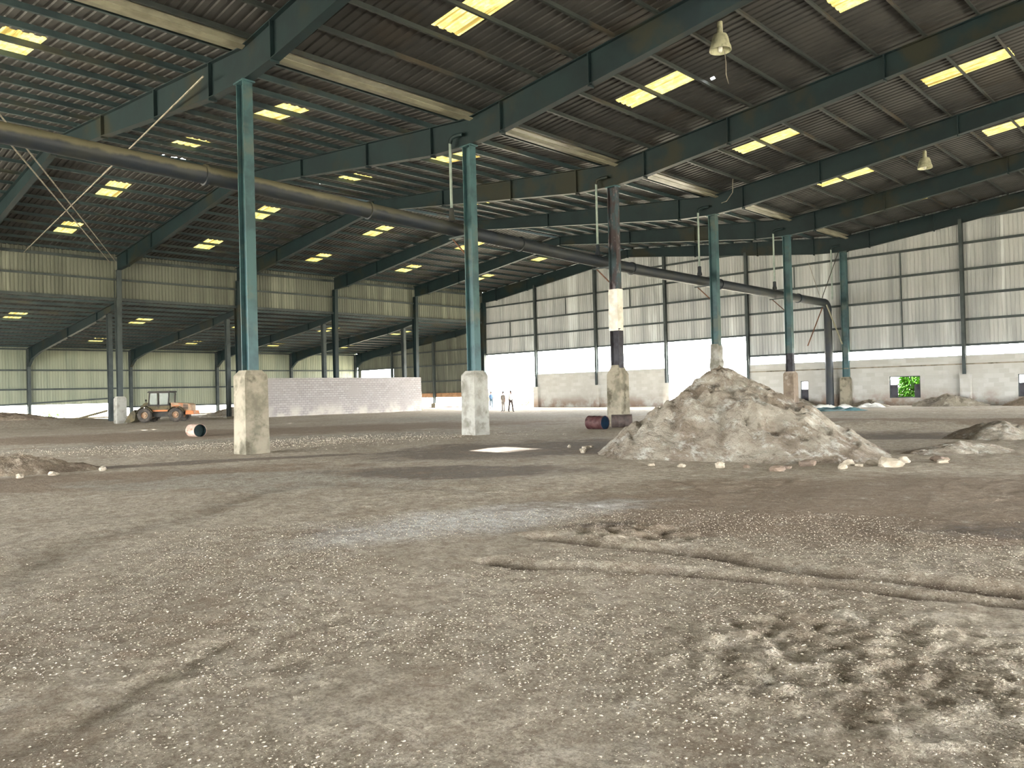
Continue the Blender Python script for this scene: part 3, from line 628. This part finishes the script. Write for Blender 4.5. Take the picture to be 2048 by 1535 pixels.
for yj in (-12, -6.5, -.9, 5.2, 13.2, 21.5, 30.4, 41.2):
    mb = MB(); mb.lathe([(.28, -.05), (.33, -.04), (.33, .04), (.28, .05)], (-.9, yj, pz(yj)), (0, 1, -.02), 16); mb.build('flange', M['pipe'], t, smooth=True)
CN = ['nearest', 'second', 'plaster-patched', 'sand pile', 'brown-plinthed', 'end wall']
for n in range(1, 6):
    y = n * B; zz = pz(y - .25)
    if n < 6:
        t = thing('downpipe', f'thin pale downpipe dropping from the gutter to the dark drain beside the {CN[n]} column', 'pipe', (-.75, y - .3, zz), 'gutter downpipes')
        yy = y - .3; mb = MB(); mb.tube([(-.78, yy, 11.72), (-.78, yy, zz + (.6 if n < 5 else .3))], .055, 10); mb.build('pipe', M['pvc'], t, smooth=True)
        mb = MB(); mb.tube([(-.15, yy + .1, 11.95), (-.5, yy, 11.93), (-.72, yy, 11.88), (-.78, yy, 11.7)], .075, 10); mb.build('bend', M['beam'], t, smooth=True)
        if n == 5: continue
        mb = MB(); mb.lathe([(.075, 0), (.1, -.02), (.1, -.3), (.14, -.42), (.14, -.52)], (-.78, yy, zz + .80), (0, 0, 1), 12); mb.build('connector', M['pipe'], t, smooth=True)
    if n < 5:
        t = thing('pipe_bracket', f'rusty bracket carrying the dark drain pipe on the {CN[n]} column', 'bracket', (-.24, y, zz - .4), 'drain pipe brackets')
        mb = MB(); mb.bar((-.26, y, zz - .33), (-1.3, y, zz - .33), .07, .07); mb.build('arm', M['girt'], t)
        mb = MB(); mb.bar((-1.1, y, zz - .36), (-.27, y, zz - 1.15), .05, .05); mb.build('strut', M['rust'], t)
tag(MB().bar((-1.15, 45.9, 7.35), (-2.6, 46.5, 4.6), .06, .06).build('pipe_strut', M['rust'], loc=(-1.15, 45.9, 7.35)), 'dark diagonal strut propping the drain pipe elbow to the left', 'strut')
tag(MB().bar((-.66, 45.45, 7.5), (-.18, 46.97, 4.6), .07, .07).build('pipe_strut', M['gutter'], loc=(-.66, 45.45, 7.5)), 'pale diagonal strut crossing the vertical drain pipe below its elbow', 'strut')
tag(MB().tube([(-.95, 45.4, 8.0), (-.2, 46.9, 11.6)], .025, 6).build('stay_wire', M['black'], loc=(-.95, 45.4, 7.95)), 'dark stay wire from the drain elbow up to the end wall beam', 'wire')
tag(MB().tube([(-1.0, 45.2, 8.0), (-2.5, 46.9, 10.9)], .02, 6).build('stay_wire', M['cable'], loc=(-1.0, 45.2, 7.95)), 'thin pale stay wire from the drain elbow up to a high girt', 'wire')
# long bracing cables on the left
def cable(p, q, lab, r=.022, sag=.0): tag(MB().tube([tuple(Vector(p).lerp(Vector(q), k / 12) - Vector((0, 0, sag * 4 * (k / 12) * (1 - k / 12)))) for k in range(13)], r, 6).build('bracing_cable', M['cable'], loc=p), lab, 'cable', 'bracing cables on the left')
cable((XB + .4, B - .65, 12.0), (-1.6, -6.42, 9.3), 'lower of the two parallel bracing cables crossing the left edge', .028)
cable((XB + .4, B - .25, 12.1), (-1.6, -6.2, 9.5), 'upper of the two parallel bracing cables crossing the left edge', .028)
cable((-1.55, -.6, 11.98), (XB + .1, 3.3, 12.2), 'single bracing cable running from the nearest roof beam down left across the drain pipe', .03)
tag(MB().tube([(2.26, 26.5, 12.775), (1.9, 27.1, 12.2), (1.2, 27.7, 11.95), (.7, 28.05, 12.0)], .02, 6).build('loose_wire', M['cable'], loc=(2.26, 26.5, 12.775)), 'loose grey wire hanging at the roof beam over the sand pile column', 'wire')

# ------------------------------------------------------------------ high bay lamps
def lamp(x, y, z, lab, wire):
    t = thing('high_bay_lamp', lab, 'lamp', (x, y, z), 'high bay lamps')
    zt = zroof(x) - .2
    mb = MB(); mb.tube([(x, y, z + .95), (x, y, zt + .15)], .025, 8); mb.build('stem', M['cable'], t)
    mb = MB(); mb.lathe([(.0, .98), (.09, .97), (.10, .60), (.11, .56)], (x, y, z), n=18); mb.build('ballast_housing', M['lampmetal'], t, smooth=True)
    mb = MB(); mb.lathe([(.11, .56), (.22, .52), (.27, .40), (.31, .20), (.35, .10), (.36, .0), (.345, .0), (.33, .1), (.29, .2), (.25, .38), (.1, .5)], (x, y, z), n=24); mb.build('shade', M['lampmetal'], t, smooth=True)
    mb = MB(); mb.lathe([(.0, -.06), (.06, -.03), (.075, .08), (.05, .25), (.05, .48)], (x, y, z), n=14); mb.build('bulb', M['lampglass'], t, smooth=True)
    if wire:
        mb = MB(); mb.tube([(x + .12, y + .05, z + .02), (x + .15, y + .07, z - .4), (x + .13, y + .1, z - .8), (x + .2, y + .12, z - 1.12)], .014, 6); mb.build('dangling_wire', M['cable'], t)
lamp(9.8, 11.79, 12.78, 'large bell-shaped lamp hanging at top right with a dangling wire', True)
lamp(9.85, 32.85, 12.85, 'smaller far bell-shaped lamp hanging under the right roof', False)

# ------------------------------------------------------------------ inner block wall
mb = MB(); mb.box((XB + .62, 28.6, 1.47), (.2, 18.2, 3.74)); o = mb.build('wall_inner_masonry', M['innermasonry']); struct(o)

# ------------------------------------------------------------------ heaps
def heap(name, label, cx, cy, rx, ry, h, rot, mat_, seed, rough=.1, nr=44, na=110, power=1.0, cat='heap', skew=(0, 0)):
    cr, sr = math.cos(math.radians(rot)), math.sin(math.radians(rot)); vs = []; fs = []
    rr, aa = np.meshgrid(np.linspace(0, 1, nr) ** .85, np.linspace(0, 2 * np.pi, na, endpoint=False), indexing='ij')
    edge = 1 + .22 * (vnoise(np.cos(aa) * 2.2 + 9, np.sin(aa) * 2.2 + 9, seed) - .5) + .08 * (vnoise(np.cos(aa) * 8 + 9, np.sin(aa) * 8 + 9, seed + 1) - .5)
    u = rr * np.cos(aa) * rx * edge; v = rr * np.sin(aa) * ry * edge
    f = (1 - rr) ** power; f = f * (1 - .05 * np.exp(-(rr / .06) ** 2))
    x = cx + (u * cr - v * sr) + skew[0] * f; y = cy + (u * sr + v * cr) + skew[1] * f
    n1 = fbm(x * .9, y * .9, 4, seed + 5); n2 = fbm(x * 3.2, y * 3.2, 4, seed + 9); gul = np.abs(vnoise(np.cos(aa) * 7 + 20, np.sin(aa) * 7 + 20, seed + 12) - .5)
    z = height(x, y) - .05 + h * f + h * rough * (n1 * 1.6 + n2 * .9 - gul * .35) * np.sqrt(np.clip(rr * (1 - rr) * 4, 0, 1)) * (.5 + .5 * (1 - rr) ** .3) + rough * .25 * h * n2 * (1 - rr) ** .4
    vs = np.stack([x, y, z], -1).reshape(-1, 3); c = Vector((cx, cy, 0))
    for i in range(nr - 1):
        for k in range(na):
            a, b = i * na + k, i * na + (k + 1) % na; fs.append((a, a + na, b + na, b))
    mb = MB(); mb.add(vs, fs); o = mb.build(name, mat_, loc=(cx, cy, 0), smooth=True); return tag(o, label, cat)
heap('sand_pile', 'large pale conical sand and rubble pile right of centre', 12.55, 7.4, 3.75, 3.8, 2.42, 45, M['pile'], 101, .17, 100, 260, 1.0, 'pile', (-.42, -.42))
heap('rubble_tail', 'low rubble bank trailing off the right foot of the sand pile', 17.2, 9.2, 1.5, .7, .34, 50, M['pile'], 111, .35, 30, 90, .8, 'heap')
heap('dirt_heap', 'dark brown dirt heap with pale stones at the left edge', .2, -6.3, 2.0, 1.2, .55, 60, M['dirt'], 121, .35, 34, 90, .8)
heap('sand_heap', 'low buff sand heap at the right edge before the end wall', 16.9, 15.0, 1.9, 1.3, .62, 35, M['pile'], 131, .3, 34, 90, .9)
heap('rubble_heap', 'grey rubble heap under the green window against the end wall', 7.2, 45.3, 2.3, 1.3, .95, 0, M['rubble'], 141, .4, 34, 90, .8)
heap('rubble_heap', 'brown earth heap against the end wall at the right edge', 12.3, 45.6, 2.1, 1.1, .8, 0, M['dirt'], 151, .3, 34, 90, .8)
heap('rubble_heap', 'dark rubble heap at the wall left of the vertical drain pipe', -3.3, 46.0, 1.6, .8, .7, 0, M['rubble'], 161, .4, 30, 80, .8)
heap('rubble_heap', 'small debris heap at the wall right of the vertical drain pipe', 1.9, 46.2, 1.6, .7, .6, 0, M['rubble'], 165, .4, 30, 80, .8)
heap('dirt_bank', 'low earth bank before the wheel loader and outer opening', -45.0, 1.5, 5.5, 2.0, .7, 62, M['dirt'], 171, .25, 34, 100, .7)
heap('dirt_bank', 'pale earth bank between wheel loader and nearest column', -46.5, 23.2, 4.6, 2.0, 1.25, 48, M['pile'], 181, .25, 34, 100, .7)
def rock(x, y, s, seed, mat_, lab, group):
    bm = bmesh.new(); bmesh.ops.create_icosphere(bm, subdivisions=2, radius=1); r = random.Random(seed)
    sx, sy, sz = s * r.uniform(.8, 1.3), s * r.uniform(.7, 1.1), s * r.uniform(.5, .8); ph = [r.uniform(0, 6) for _ in range(6)]; a = r.uniform(0, 3.1)
    for v in bm.verts:
        n = v.co.normalized(); k = 1 + .22 * math.sin(n.x * 3.1 + ph[0]) * math.sin(n.y * 2.7 + ph[1]) + .12 * math.sin(n.z * 5 + ph[2] + n.x * 4) + .06 * r.uniform(-1, 1)
        p = Vector((n.x * sx * k, n.y * sy * k, n.z * sz * k)); v.co = Matrix.Rotation(a, 3, 'Z') @ p
    me = bpy.data.meshes.new('rock'); bm.to_mesh(me); bm.free(); me.materials.append(mat_)
    o = bpy.data.objects.new('rock', me); C.objects.link(o); o.location = (x, y, hz(x, y) + sz * .45)
    tag(o, lab, 'rock', group)
RK = [(15.35, 4.6, .17), (15.7, 5.2, .12), (16.1, 5.6, .2), (15.0, 3.9, .14), (14.3, 3.1, .12), (16.4, 6.3, .13), (16.0, 7.0, .16), (15.9, 4.55, .1), (16.55, 5.3, .12), (14.75, 3.35, .09), (13.6, 2.75, .09), (16.9, 6.6, .1), (15.45, 3.75, .09), (13.0, 2.5, .07), (16.25, 4.9, .09)]
for i, (x, y, s) in enumerate(RK):
    dx, dy = x - 12.55, y - 7.4; q = max(math.hypot(dx, dy), 4.05 + .5 * s * 3 + .3 * (i % 4)) / math.hypot(dx, dy); x, y = 12.55 + dx * q, 7.4 + dy * q
    rock(x, y, s, 300 + i, M['rock'] if i % 3 else M['rockd'], 'pale rough stone lying at the right foot of the sand pile', 'stones at the right foot of the sand pile')
for i, (x, y, s) in enumerate([(8.6, 5.7, .1), (8.3, 6.3, .08), (9.0, 5.1, .11), (9.4, 4.6, .08), (7.9, 5.8, .07)]): rock(x, y, s, 340 + i, M['rock'], 'small pale stone at the left foot of the sand pile', 'stones at the left foot of the sand pile')
for i, (x, y, s) in enumerate([(2.4, -7.5, .12), (2.1, -6.7, .1), (1.9, -7.9, .13), (2.0, -6.0, .1), (1.9, -4.9, .1)]): rock(x, y, s, 360 + i, M['rock'], 'pale stone at the foot of the dirt heap at the left edge', 'stones on the left dirt heap')
# loose gravel: nobody could count it
def gravel(name, n, sampler, smin, smax, mat_, lab):
    P = sampler(n); z = height(P[:, 0], P[:, 1]); s = smin * (smax / smin) ** (RNG.random(len(P)) ** 2.2); a = RNG.random(len(P)) * 6.28
    base = np.array([(1, 0, 0), (-1, 0, 0), (0, 1, 0), (0, -1, 0), (0, 0, .75), (0, 0, -.6), (.62, .62, .25), (-.6, .55, .3), (.5, -.65, .28), (-.6, -.6, .2)])
    tri = [(4, 0, 6), (4, 6, 2), (4, 2, 7), (4, 7, 1), (4, 1, 9), (4, 9, 3), (4, 3, 8), (4, 8, 0), (0, 5, 6), (6, 5, 2), (2, 5, 7), (7, 5, 1), (1, 5, 9), (9, 5, 3), (3, 5, 8), (8, 5, 0)]
    V = base[None] * (1 + .35 * (RNG.random((len(P), 10, 1)) - .5)) * s[:, None, None]; V = V * (np.array([1.0, .75, .62]))
    ca, sa = np.cos(a)[:, None], np.sin(a)[:, None]; X = V[..., 0] * ca - V[..., 1] * sa + P[:, :1]; Y = V[..., 0] * sa + V[..., 1] * ca + P[:, 1:2]; Z = V[..., 2] + (z + s * .2)[:, None]
    vs = np.stack([X, Y, Z], -1).reshape(-1, 3); q = (np.array(tri)[None] + (np.arange(len(P)) * 10)[:, None, None]).reshape(-1, 3)
    me = bpy.data.meshes.new(name); me.vertices.add(len(vs)); me.vertices.foreach_set('co', vs.ravel()); me.loops.add(q.size); me.loops.foreach_set('vertex_index', q.ravel())
    me.polygons.add(len(q)); me.polygons.foreach_set('loop_start', np.arange(0, q.size, 3)); me.polygons.foreach_set('loop_total', np.full(len(q), 3)); me.update(calc_edges=True)
    me.materials.append(mat_); o = bpy.data.objects.new(name, me); C.objects.link(o); return tag(o, lab, 'gravel', kind='stuff')
def near_s(n):
    r = 3.0 + 8 * RNG.random(n) ** .9; a = math.radians(90 + YAW) + (RNG.random(n) - .5) * 1.35
    P = np.stack([CAM[0] + r * np.cos(a), CAM[1] + r * np.sin(a)], -1); k = vnoise(P[:, 0] * .8, P[:, 1] * .8, 91) + .35 * RNG.random(n); return P[k > .52]
gravel('loose_gravel', 60000, near_s, .004, .013, M['grit'], 'fine loose gravel and crumbs scattered over the near floor')
def far_s(n): return np.stack([-3 + 9 * RNG.standard_normal(n) * .5, 3 + 2.2 * RNG.standard_normal(n)], -1)
gravel('loose_gravel', 5000, lambda n: (lambda u, v: np.stack([-4 + 8.5 * u * .48 - 1.6 * v * .88, 2.5 + 8.5 * u * .88 + 1.6 * v * .48], -1))(RNG.standard_normal(n) * .55, RNG.standard_normal(n)),   .014, .035, M['grit'], 'pale gravel strewn on the floor beyond the nearest column')

# ------------------------------------------------------------------ drums
def drum(cx, cy, ang, tilt, body, endm, lab, r=.29, L=.88, open_=True, z=None):
    z = hz(cx, cy) + r - .02 if z is None else z; a = math.radians(ang); ax = Vector((math.cos(a), math.sin(a), tilt)).normalized()
    t = thing('oil_drum', lab, 'drum', (cx, cy, z - r))
    prof = [(r * .9, -L / 2 + .02), (r, -L / 2), (r * 1.03, -L / 2 + .015), (r, -L / 2 + .03)]
    for h in (-L / 6, L / 6): prof += [(r, h - .025), (r * 1.035, h), (r, h + .025)]
    prof += [(r, L / 2 - .03), (r * 1.03, L / 2 - .015), (r, L / 2)]
    mb = MB(); mb.lathe(prof, (cx, cy, z), ax, 28); mb.build('body', body, t, smooth=True)
    mb = MB(); mb.lathe([(0, -L / 2 + .025), (r * .95, -L / 2 + .025)], (cx, cy, z), ax, 28); mb.build('base_disc', body, t)
    mb = MB(); d = L / 2 - (.3 if open_ else .02); mb.lathe([(0, d), (r * .97, d)] + ([(r * .975, L / 2 - .01)] if open_ else []), (cx, cy, z), ax, 28); o = mb.build('inner_face' if open_ else 'lid', endm, t); o['label'] = 'dark end face'
    mb = MB(); mb.lathe([(r * .97, L / 2 - .012), (r * 1.03, L / 2 - .012), (r * 1.03, L / 2 + .012), (r * .97, L / 2 + .012)], (cx, cy, z), ax, 28); mb.build('rim', body, t, smooth=True)
drum(1.9, 14.75, -2, 0, M['maroon'], M['navy'], 'maroon drum lying on its side with a dark blue end before the plaster-patched column', open_=False)
drum(2.05, 16.3, 40, 0, M['brownsteel'], M['darkhole'], 'grey brown drum lying behind the maroon drum at the column plinth')
drum(-12.4, 3.6, 0, 0, M['pinkrust'], M['darkhole'], 'pale rusty drum lying with its dark open end showing, left of the nearest column')

# ------------------------------------------------------------------ tarpaulin scraps by the drain pipe
def scrap(cx, cy, sx, sy, rz, mat_, lab, seed, amp=.16):
    n = 14; c, s = math.cos(rz), math.sin(rz); vs = []; g = np.linspace(-1, 1, n)
    for i in g:
        for j in g:
            x = i * sx * (1 + .15 * math.sin(j * 3 + seed)); y = j * sy * (1 + .2 * math.sin(i * 2.6 + seed * 2)); X, Y = cx + x * c - y * s, cy + x * s + y * c
            vs.append((X, Y, hz(X, Y) + .03 + amp * max(0, float(fbm(np.array([X * 1.6]), np.array([Y * 1.6]), 3, seed)[0]) * 2 + .35) * (1 - max(abs(i), abs(j)) ** 3)))
    mb = MB(); mb.add(vs, [(i * n + j, (i + 1) * n + j, (i + 1) * n + j + 1, i * n + j + 1) for i in range(n - 1) for j in range(n - 1)])
    o = mb.build('sheeting_scrap', mat_, loc=(cx, cy, 0), smooth=True); m = o.modifiers.new('s', 'SOLIDIFY'); m.thickness = .015
    tag(o, lab, 'sheeting', 'crumpled sheeting by the drain pipe')
scrap(2.2, 37.7, 1.3, .6, .3, M['tarpb'], 'blue green crumpled sheeting just right of the brown-plinthed column', 3, .3)
scrap(1.5, 40.6, 1.4, .9, .6, M['tarpw'], 'white crumpled sheeting between the brown-plinthed column and the drain pipe', 5, .5)
scrap(3.6, 36.4, 1.5, .55, .75, M['tarpb'], 'blue green crumpled sheeting in front of the vertical drain pipe', 8, .25)
scrap(3.0, 43.6, .8, .6, .2, M['tarpw'], 'white crumpled sheeting at the plinth of the end wall column', 9, .5)

# ------------------------------------------------------------------ wheel loader
def loader(cx, cy, ang, z):
    t = thing('wheel_loader', 'dusty orange wheel loader with a glazed cab parked at the far left', 'loader', (cx, cy, z)); a = math.radians(ang); fx, fy = math.cos(a), math.sin(a)
    def T(mb): mb.v = [(cx + p[0] * fx - p[1] * fy, cy + p[0] * fy + p[1] * fx, z + p[2]) for p in mb.v]; return mb
    def pt(name, mb, m_, par=None, smooth=False):
        o = T(mb).build(name, m_, t, smooth=smooth)
        if par is not None: o.parent = par; o.location = (0, 0, 0)
        return o
    ch = MB(); ch.box((0, 0, .62), (3.2, .8, .3)); ch.box((.2, 0, .5), (1.2, 1.1, .25)); pt('chassis', ch, M['black'])
    cab = MB(); x0, x1, y0, zt = -.55, .95, .72, 2.28
    for sx in (x0 + .05, x1 - .05):
        for sy in (-y0 + .05, y0 - .05): cab.bar((sx + (.06 if sx < 0 else .12), sy, .95), (sx, sy * .94, zt - .08), .09, .09)
    cab.bar((.28, y0 - .05, 1.0), (.25, (y0 - .05) * .94, zt - .08), .1, .1); cab.bar((.28, -y0 + .05, 1.0), (.25, (-y0 + .05) * .94, zt - .08), .1, .1)
    for sy in (-y0 + .05, y0 - .05): cab.bar((x0, sy, 1.24), (x1 + .07, sy, 1.24), .1, .1); cab.bar((x0, sy * .94, zt - .1), (x1, sy * .94, zt - .1), .1, .08)
    for sx in (x0 + .05, x1): cab.bar((sx, -y0, 1.24), (sx, y0, 1.24), .1, .1)
    cab = pt('cab_frame', cab, M['black'])
    gp = MB()
    for sy in (-y0 + .05, y0 - .05): gp.box((x0 + .42, sy * .97, 1.7), (.72, .015, .92)); gp.box((x1 - .32, sy * .97, 1.7), (.52, .015, .92))
    gp.box((x1 - .05, 0, 1.7), (.015, 1.2, .92)); gp.box((x0 + .05, 0, 1.7), (.015, 1.2, .92)); pt('cab_glazing', gp, M['glass'])
    rf = MB(); rf.prism([(x0 - .08, zt - .1), (x1 + .1, zt - .1), (x1 + .02, zt + .02), (x0, zt + .02)], 1, -y0, y0); pt('cab_roof', rf, M['black'])
    lo = MB(); lo.prism([(x0, .78), (x1 + .1, .78), (x1 + .1, 1.05), (x1, 1.22), (x0, 1.22)], 1, -y0, y0); pt('cab_body', lo, M['mudsteel'])
    st = MB(); st.box((.25, 0, .83), (1.75, 1.5, .12)); pt('orange_sill', st, M['orange'])
    se = MB(); se.box((.1, 0, 1.35), (.5, .5, .15)); se.box((-.12, 0, 1.65), (.12, .5, .6)); pt('seat', se, M['black'])
    hd = MB(); hd.prism([(-2.05, .78), (-.6, .78), (-.6, 1.42), (-1.9, 1.32), (-2.05, 1.2)], 1, -.58, .58); pt('engine_hood', hd, M['cream'])
    gr = MB()
    for k in range(5): gr.box((-1.68, .59, .95 + k * .075), (.36, .03, .045)); gr.box((-1.68, -.59, .95 + k * .075), (.36, .03, .045))
    pt('hood_grille', gr, M['black'])
    op = MB(); op.box((-.95, 0, 1.02), (.5, 1.2, .4)); pt('orange_panel', op, M['orange'])
    cw = MB(); cw.prism([(-2.3, .5), (-1.7, .5), (-1.7, .82), (-2.25, .78)], 1, -.7, .7); pt('counterweight', cw, M['orange'])
    ex = MB(); ex.tube([(-.8, .3, 1.35), (-.8, .3, 1.95), (-.88, .3, 2.06)], .05, 10); pt('exhaust_stack', ex, M['black'], smooth=True)
    for wx, wr in ((1.2, .52), (-1.05, .52)):
        for s in (-1, 1):
            wm = MB(); wy = s * .8; wm.lathe([(.26, -.18), (wr - .06, -.2), (wr, -.14), (wr, .14), (wr - .06, .2), (.26, .18)], (wx, wy, wr), (0, 1, 0), 26)
            for k in range(18):
                q = 2 * math.pi * k / 18; wm.bar((wx + math.cos(q) * wr, wy - .16, wr + math.sin(q) * wr), (wx + math.cos(q + .14) * wr, wy + .16, wr + math.sin(q + .14) * wr), .05, .05)
            wo = pt('wheel', wm, M['tyre'], smooth=True)
            hm = MB(); hm.lathe([(0, .1), (.12, .12), (.14, .04), (.25, .02), (.27, .1), (.27, -.1), (0, -.1)], (wx, wy, wr), (0, s, 0), 20); pt('hub', hm, M['cream'], wo, True)
        for s in (-1, 1):
            fd = MB(); pts = [(wx + math.cos(q) * (wr + .09), s * .8, wr + math.sin(q) * (wr + .09)) for q in np.linspace(.35, 2.8, 9)]
            for p, q in zip(pts[:-1], pts[1:]): fd.bar(p, q, .44, .03)
            pt('fender', fd, M['mudsteel'])
    for s in (-.45, .45):
        am = MB(); am.bar((.7, s, 1.25), (1.3, s, 1.36), .12, .22); am.bar((1.3, s, 1.36), (1.95, s, .62), .12, .2); pt('lift_arm', am, M['mudsteel'])
    cy_ = MB(); cy_.tube([(.9, 0, 1.0), (1.75, 0, 1.2)], .06, 10); cy_.bar((1.75, 0, 1.25), (1.9, 0, .6), .1, .12); pt('tilt_cylinder', cy_, M['black'])
    hl = MB(); hl.lathe([(0, .06), (.07, .05), (.08, -.04), (0, -.05)], (1.25, .45, 1.62), (1, 0, 0), 12); hl.bar((1.25, .45, 1.4), (1.25, .45, 1.6), .04, .04); pt('headlamp', hl, M['black'])
    bk = MB(); prof = [(2.5, .95), (2.42, .55), (2.5, .15), (2.75, .02), (3.25, .0), (3.25, .04), (2.78, .07), (2.56, .18), (2.48, .55), (2.56, .93)]
    prof = [(a - .62, b) for a, b in prof]; bk.prism(prof, 1, -1.0, 1.0)
    for s in (-1, 1): bk.prism([(1.88, .95), (1.80, .55), (1.88, .15), (2.13, .02), (2.63, .0), (2.23, .7)], 1, s * 1.0 - .02, s * 1.0 + .02)
    pt('bucket', bk, M['mudsteel'])
LX, LY = -37.2, 12.0
loader(LX, LY, 180 + YAW + 4, max(0.0, hz(LX, LY)) + .02)
tag(MB().bar((-42.6, 7.2, .35), (-40.6, 9.0, 1.0), .12, .16).build('fallen_beam', M['mudsteel'], loc=(-42.6, 7.2, .35)), 'muddy beam leaning on the ground left of the wheel loader', 'beam')

# ------------------------------------------------------------------ people outside the doorway
def person(x, y, ang, shirt, trousers, lab, stride, arms):
    t = thing('person', lab, 'person', (x, y, hz(x, y)), 'people by the doorway')
    z0 = hz(x, y)
    bm = bmesh.new(); lay = bm.verts.layers.skin.verify(); a = math.radians(ang); ca, sa = math.cos(a), math.sin(a)
    def V(p, r):
        v = bm.verts.new((p[0] * ca - p[1] * sa, p[0] * sa + p[1] * ca, p[2])); v[lay].radius = r if isinstance(r, tuple) else (r, r); return v
    def chain(root, pts):
        pv = root
        for p, r in pts: v = V(p, r); bm.edges.new((pv, v)); pv = v
        return pv
    pel = V((0, 0, .93), (.17, .13)); pel[lay].use_root = True
    chest = chain(pel, [((0, 0, 1.1), (.155, .12)), ((0, 0, 1.3), (.19, .13))]); neck = chain(chest, [((0, 0, 1.42), (.09, .08)), ((.01, 0, 1.49), .055)])
    head = chain(neck, [((.02, 0, 1.56), (.07, .085)), ((.025, 0, 1.64), (.078, .095)), ((.02, 0, 1.71), (.05, .06))]); nose = V((.13, 0, 1.6), .012)
    bm.verts.ensure_lookup_table()
    for s, st, ar in ((1, stride, arms[0]), (-1, -stride, arms[1])):
        chain(pel, [((.0, s * .09, .86), .11), ((st * .5, s * .1, .48), .08), ((st - .02, s * .1, .1), .06), ((st + .02, s * .1, .04), .04), ((st + .17, s * .11, .03), .03)])
        sh = chain(chest, [((0, s * .17, 1.38), .06), ((ar[0] * .5, s * (.2 + ar[1] * .5), 1.12), .045), ((ar[0], s * (.2 + ar[1]), .88 + ar[2]), .033), ((ar[0] + .02, s * (.2 + ar[1]), .8 + ar[2]), .034)])
        b = sh.co.copy(); bx, by = b.x * ca + b.y * sa, -b.x * sa + b.y * ca
        for k in range(4): chain(sh, [((bx + .015 * (k - 1.5) + .01, by, b.z - .05), .009), ((bx + .015 * (k - 1.5) + .02, by, b.z - .09 - .008 * (k % 2)), .008)])
        chain(sh, [((bx + .045, by, b.z - .03), .009), ((bx + .06, by, b.z - .055), .008)])
    bm.verts.remove(nose)
    me = bpy.data.meshes.new('body'); bm.to_mesh(me); bm.free(); o = bpy.data.objects.new('tmp', me); C.objects.link(o)
    o.modifiers.new('k', 'SKIN'); m = o.modifiers.new('s', 'SUBSURF'); m.levels = m.render_levels = 1
    bpy.context.view_layer.update(); ev = o.evaluated_get(bpy.context.evaluated_depsgraph_get()); nm = bpy.data.meshes.new_from_object(ev); bpy.data.objects.remove(o)
    nm.name = 'body'; nm.materials.clear()
    for q in (M['skin'], shirt, trousers, M['black']): nm.materials.append(q)
    for p in nm.polygons:
        c = p.center; r = math.hypot(c.x, c.y); z = c.z; p.use_smooth = True
        armside = abs(-c.x * sa + c.y * ca) > .19
        p.material_index = 3 if z < .08 else 0 if z > 1.45 else (1 if (z > 1.0 and not (armside and z < 1.12)) else 0 if armside and z < 1.12 else 2)
    b = bpy.data.objects.new('body', nm); C.objects.link(b); b.parent = t
    h = MB(); h.lathe([(.0, .115), (.05, .105), (.085, .06), (.092, .01), (.085, -.04)], (x + .005 * ca, y, z0 + 1.645), n=16); h.build('hair', M['hair'], t, smooth=True)
blue = simple('blue_shirt', lin(120, 150, 190), lin(100, 130, 170), 5); grey = simple('grey_brown_clothes', lin(150, 140, 130), lin(130, 120, 112), 5); whi = simple('white_shirt', lin(235, 235, 230), lin(220, 220, 214), 5)
dk = simple('dark_trousers', lin(70, 58, 54), lin(54, 46, 44), 5); bl2 = simple('slate_trousers', lin(80, 104, 120), lin(64, 88, 104), 5)
person(-35.3, 44.4, -60, blue, bl2, 'person in a blue shirt standing by the bright doorway, leftmost of three', .02, ((.04, .02, 0), (.05, .02, 0)))
person(-25.3, 36.2, -80, grey, grey, 'person in grey brown clothes standing between two others before the doorway', .0, ((.06, .03, 0), (.02, .04, 0)))
person(-22.5, 34.3, -20, whi, dk, 'person in a white shirt and dark trousers striding with one arm out, rightmost of three', .22, ((.02, .04, 0), (.22, .12, .22)))

# ------------------------------------------------------------------ plants outside
def bush(cx, cy, z0, h, r, n, lab, cat='bush', long=.5):
    t = thing('leafy_bush', lab, cat, (cx, cy, z0)); st = MB(); lf = MB(); rd = random.Random(int(cx * 100 + cy))
    for k in range(7):
        a = rd.uniform(0, 6.28); st.tube([(cx, cy, z0), (cx + .4 * r * math.cos(a), cy + .4 * r * math.sin(a), z0 + h * .5), (cx + .8 * r * math.cos(a), cy + .8 * r * math.sin(a), z0 + h * .85)], .03, 6)
    for k in range(n):
        a = rd.uniform(0, 6.28); q = rd.random() ** .5; zz = z0 + h * (.05 + .95 * rd.random()); rr = r * q * (1 - .5 * ((zz - z0) / h) ** 2)
        p = Vector((cx + rr * math.cos(a), cy + rr * math.sin(a), zz)); d = Vector((math.cos(a), math.sin(a), rd.uniform(-.7, .6))).normalized(); sd = d.cross(Vector((0, 0, 1))).normalized(); L = long * rd.uniform(.5, 1); wd = L * .16
        lf.add([p, p + d * L * .5 + sd * wd, p + d * L + Vector((0, 0, -L * .25)), p + d * L * .5 - sd * wd], [(0, 1, 2, 3)])
    st.build('stems', M['stem'], t); lf.build('leaves', M['leaf'], t)
bush(4.0, YE + 1.7, -.35, 2.7, .95, 2600, 'bright green leafy bush just outside the wide end wall window')
bush(-67.5, 12.5, -.35, 1.4, 1.3, 260, 'bright green low bush outside the outer wall gap left of the loader')
bush(-37.8, YE + 5, -.35, 1.3, 1.0, 200, 'green bush on the ground outside behind the three people')
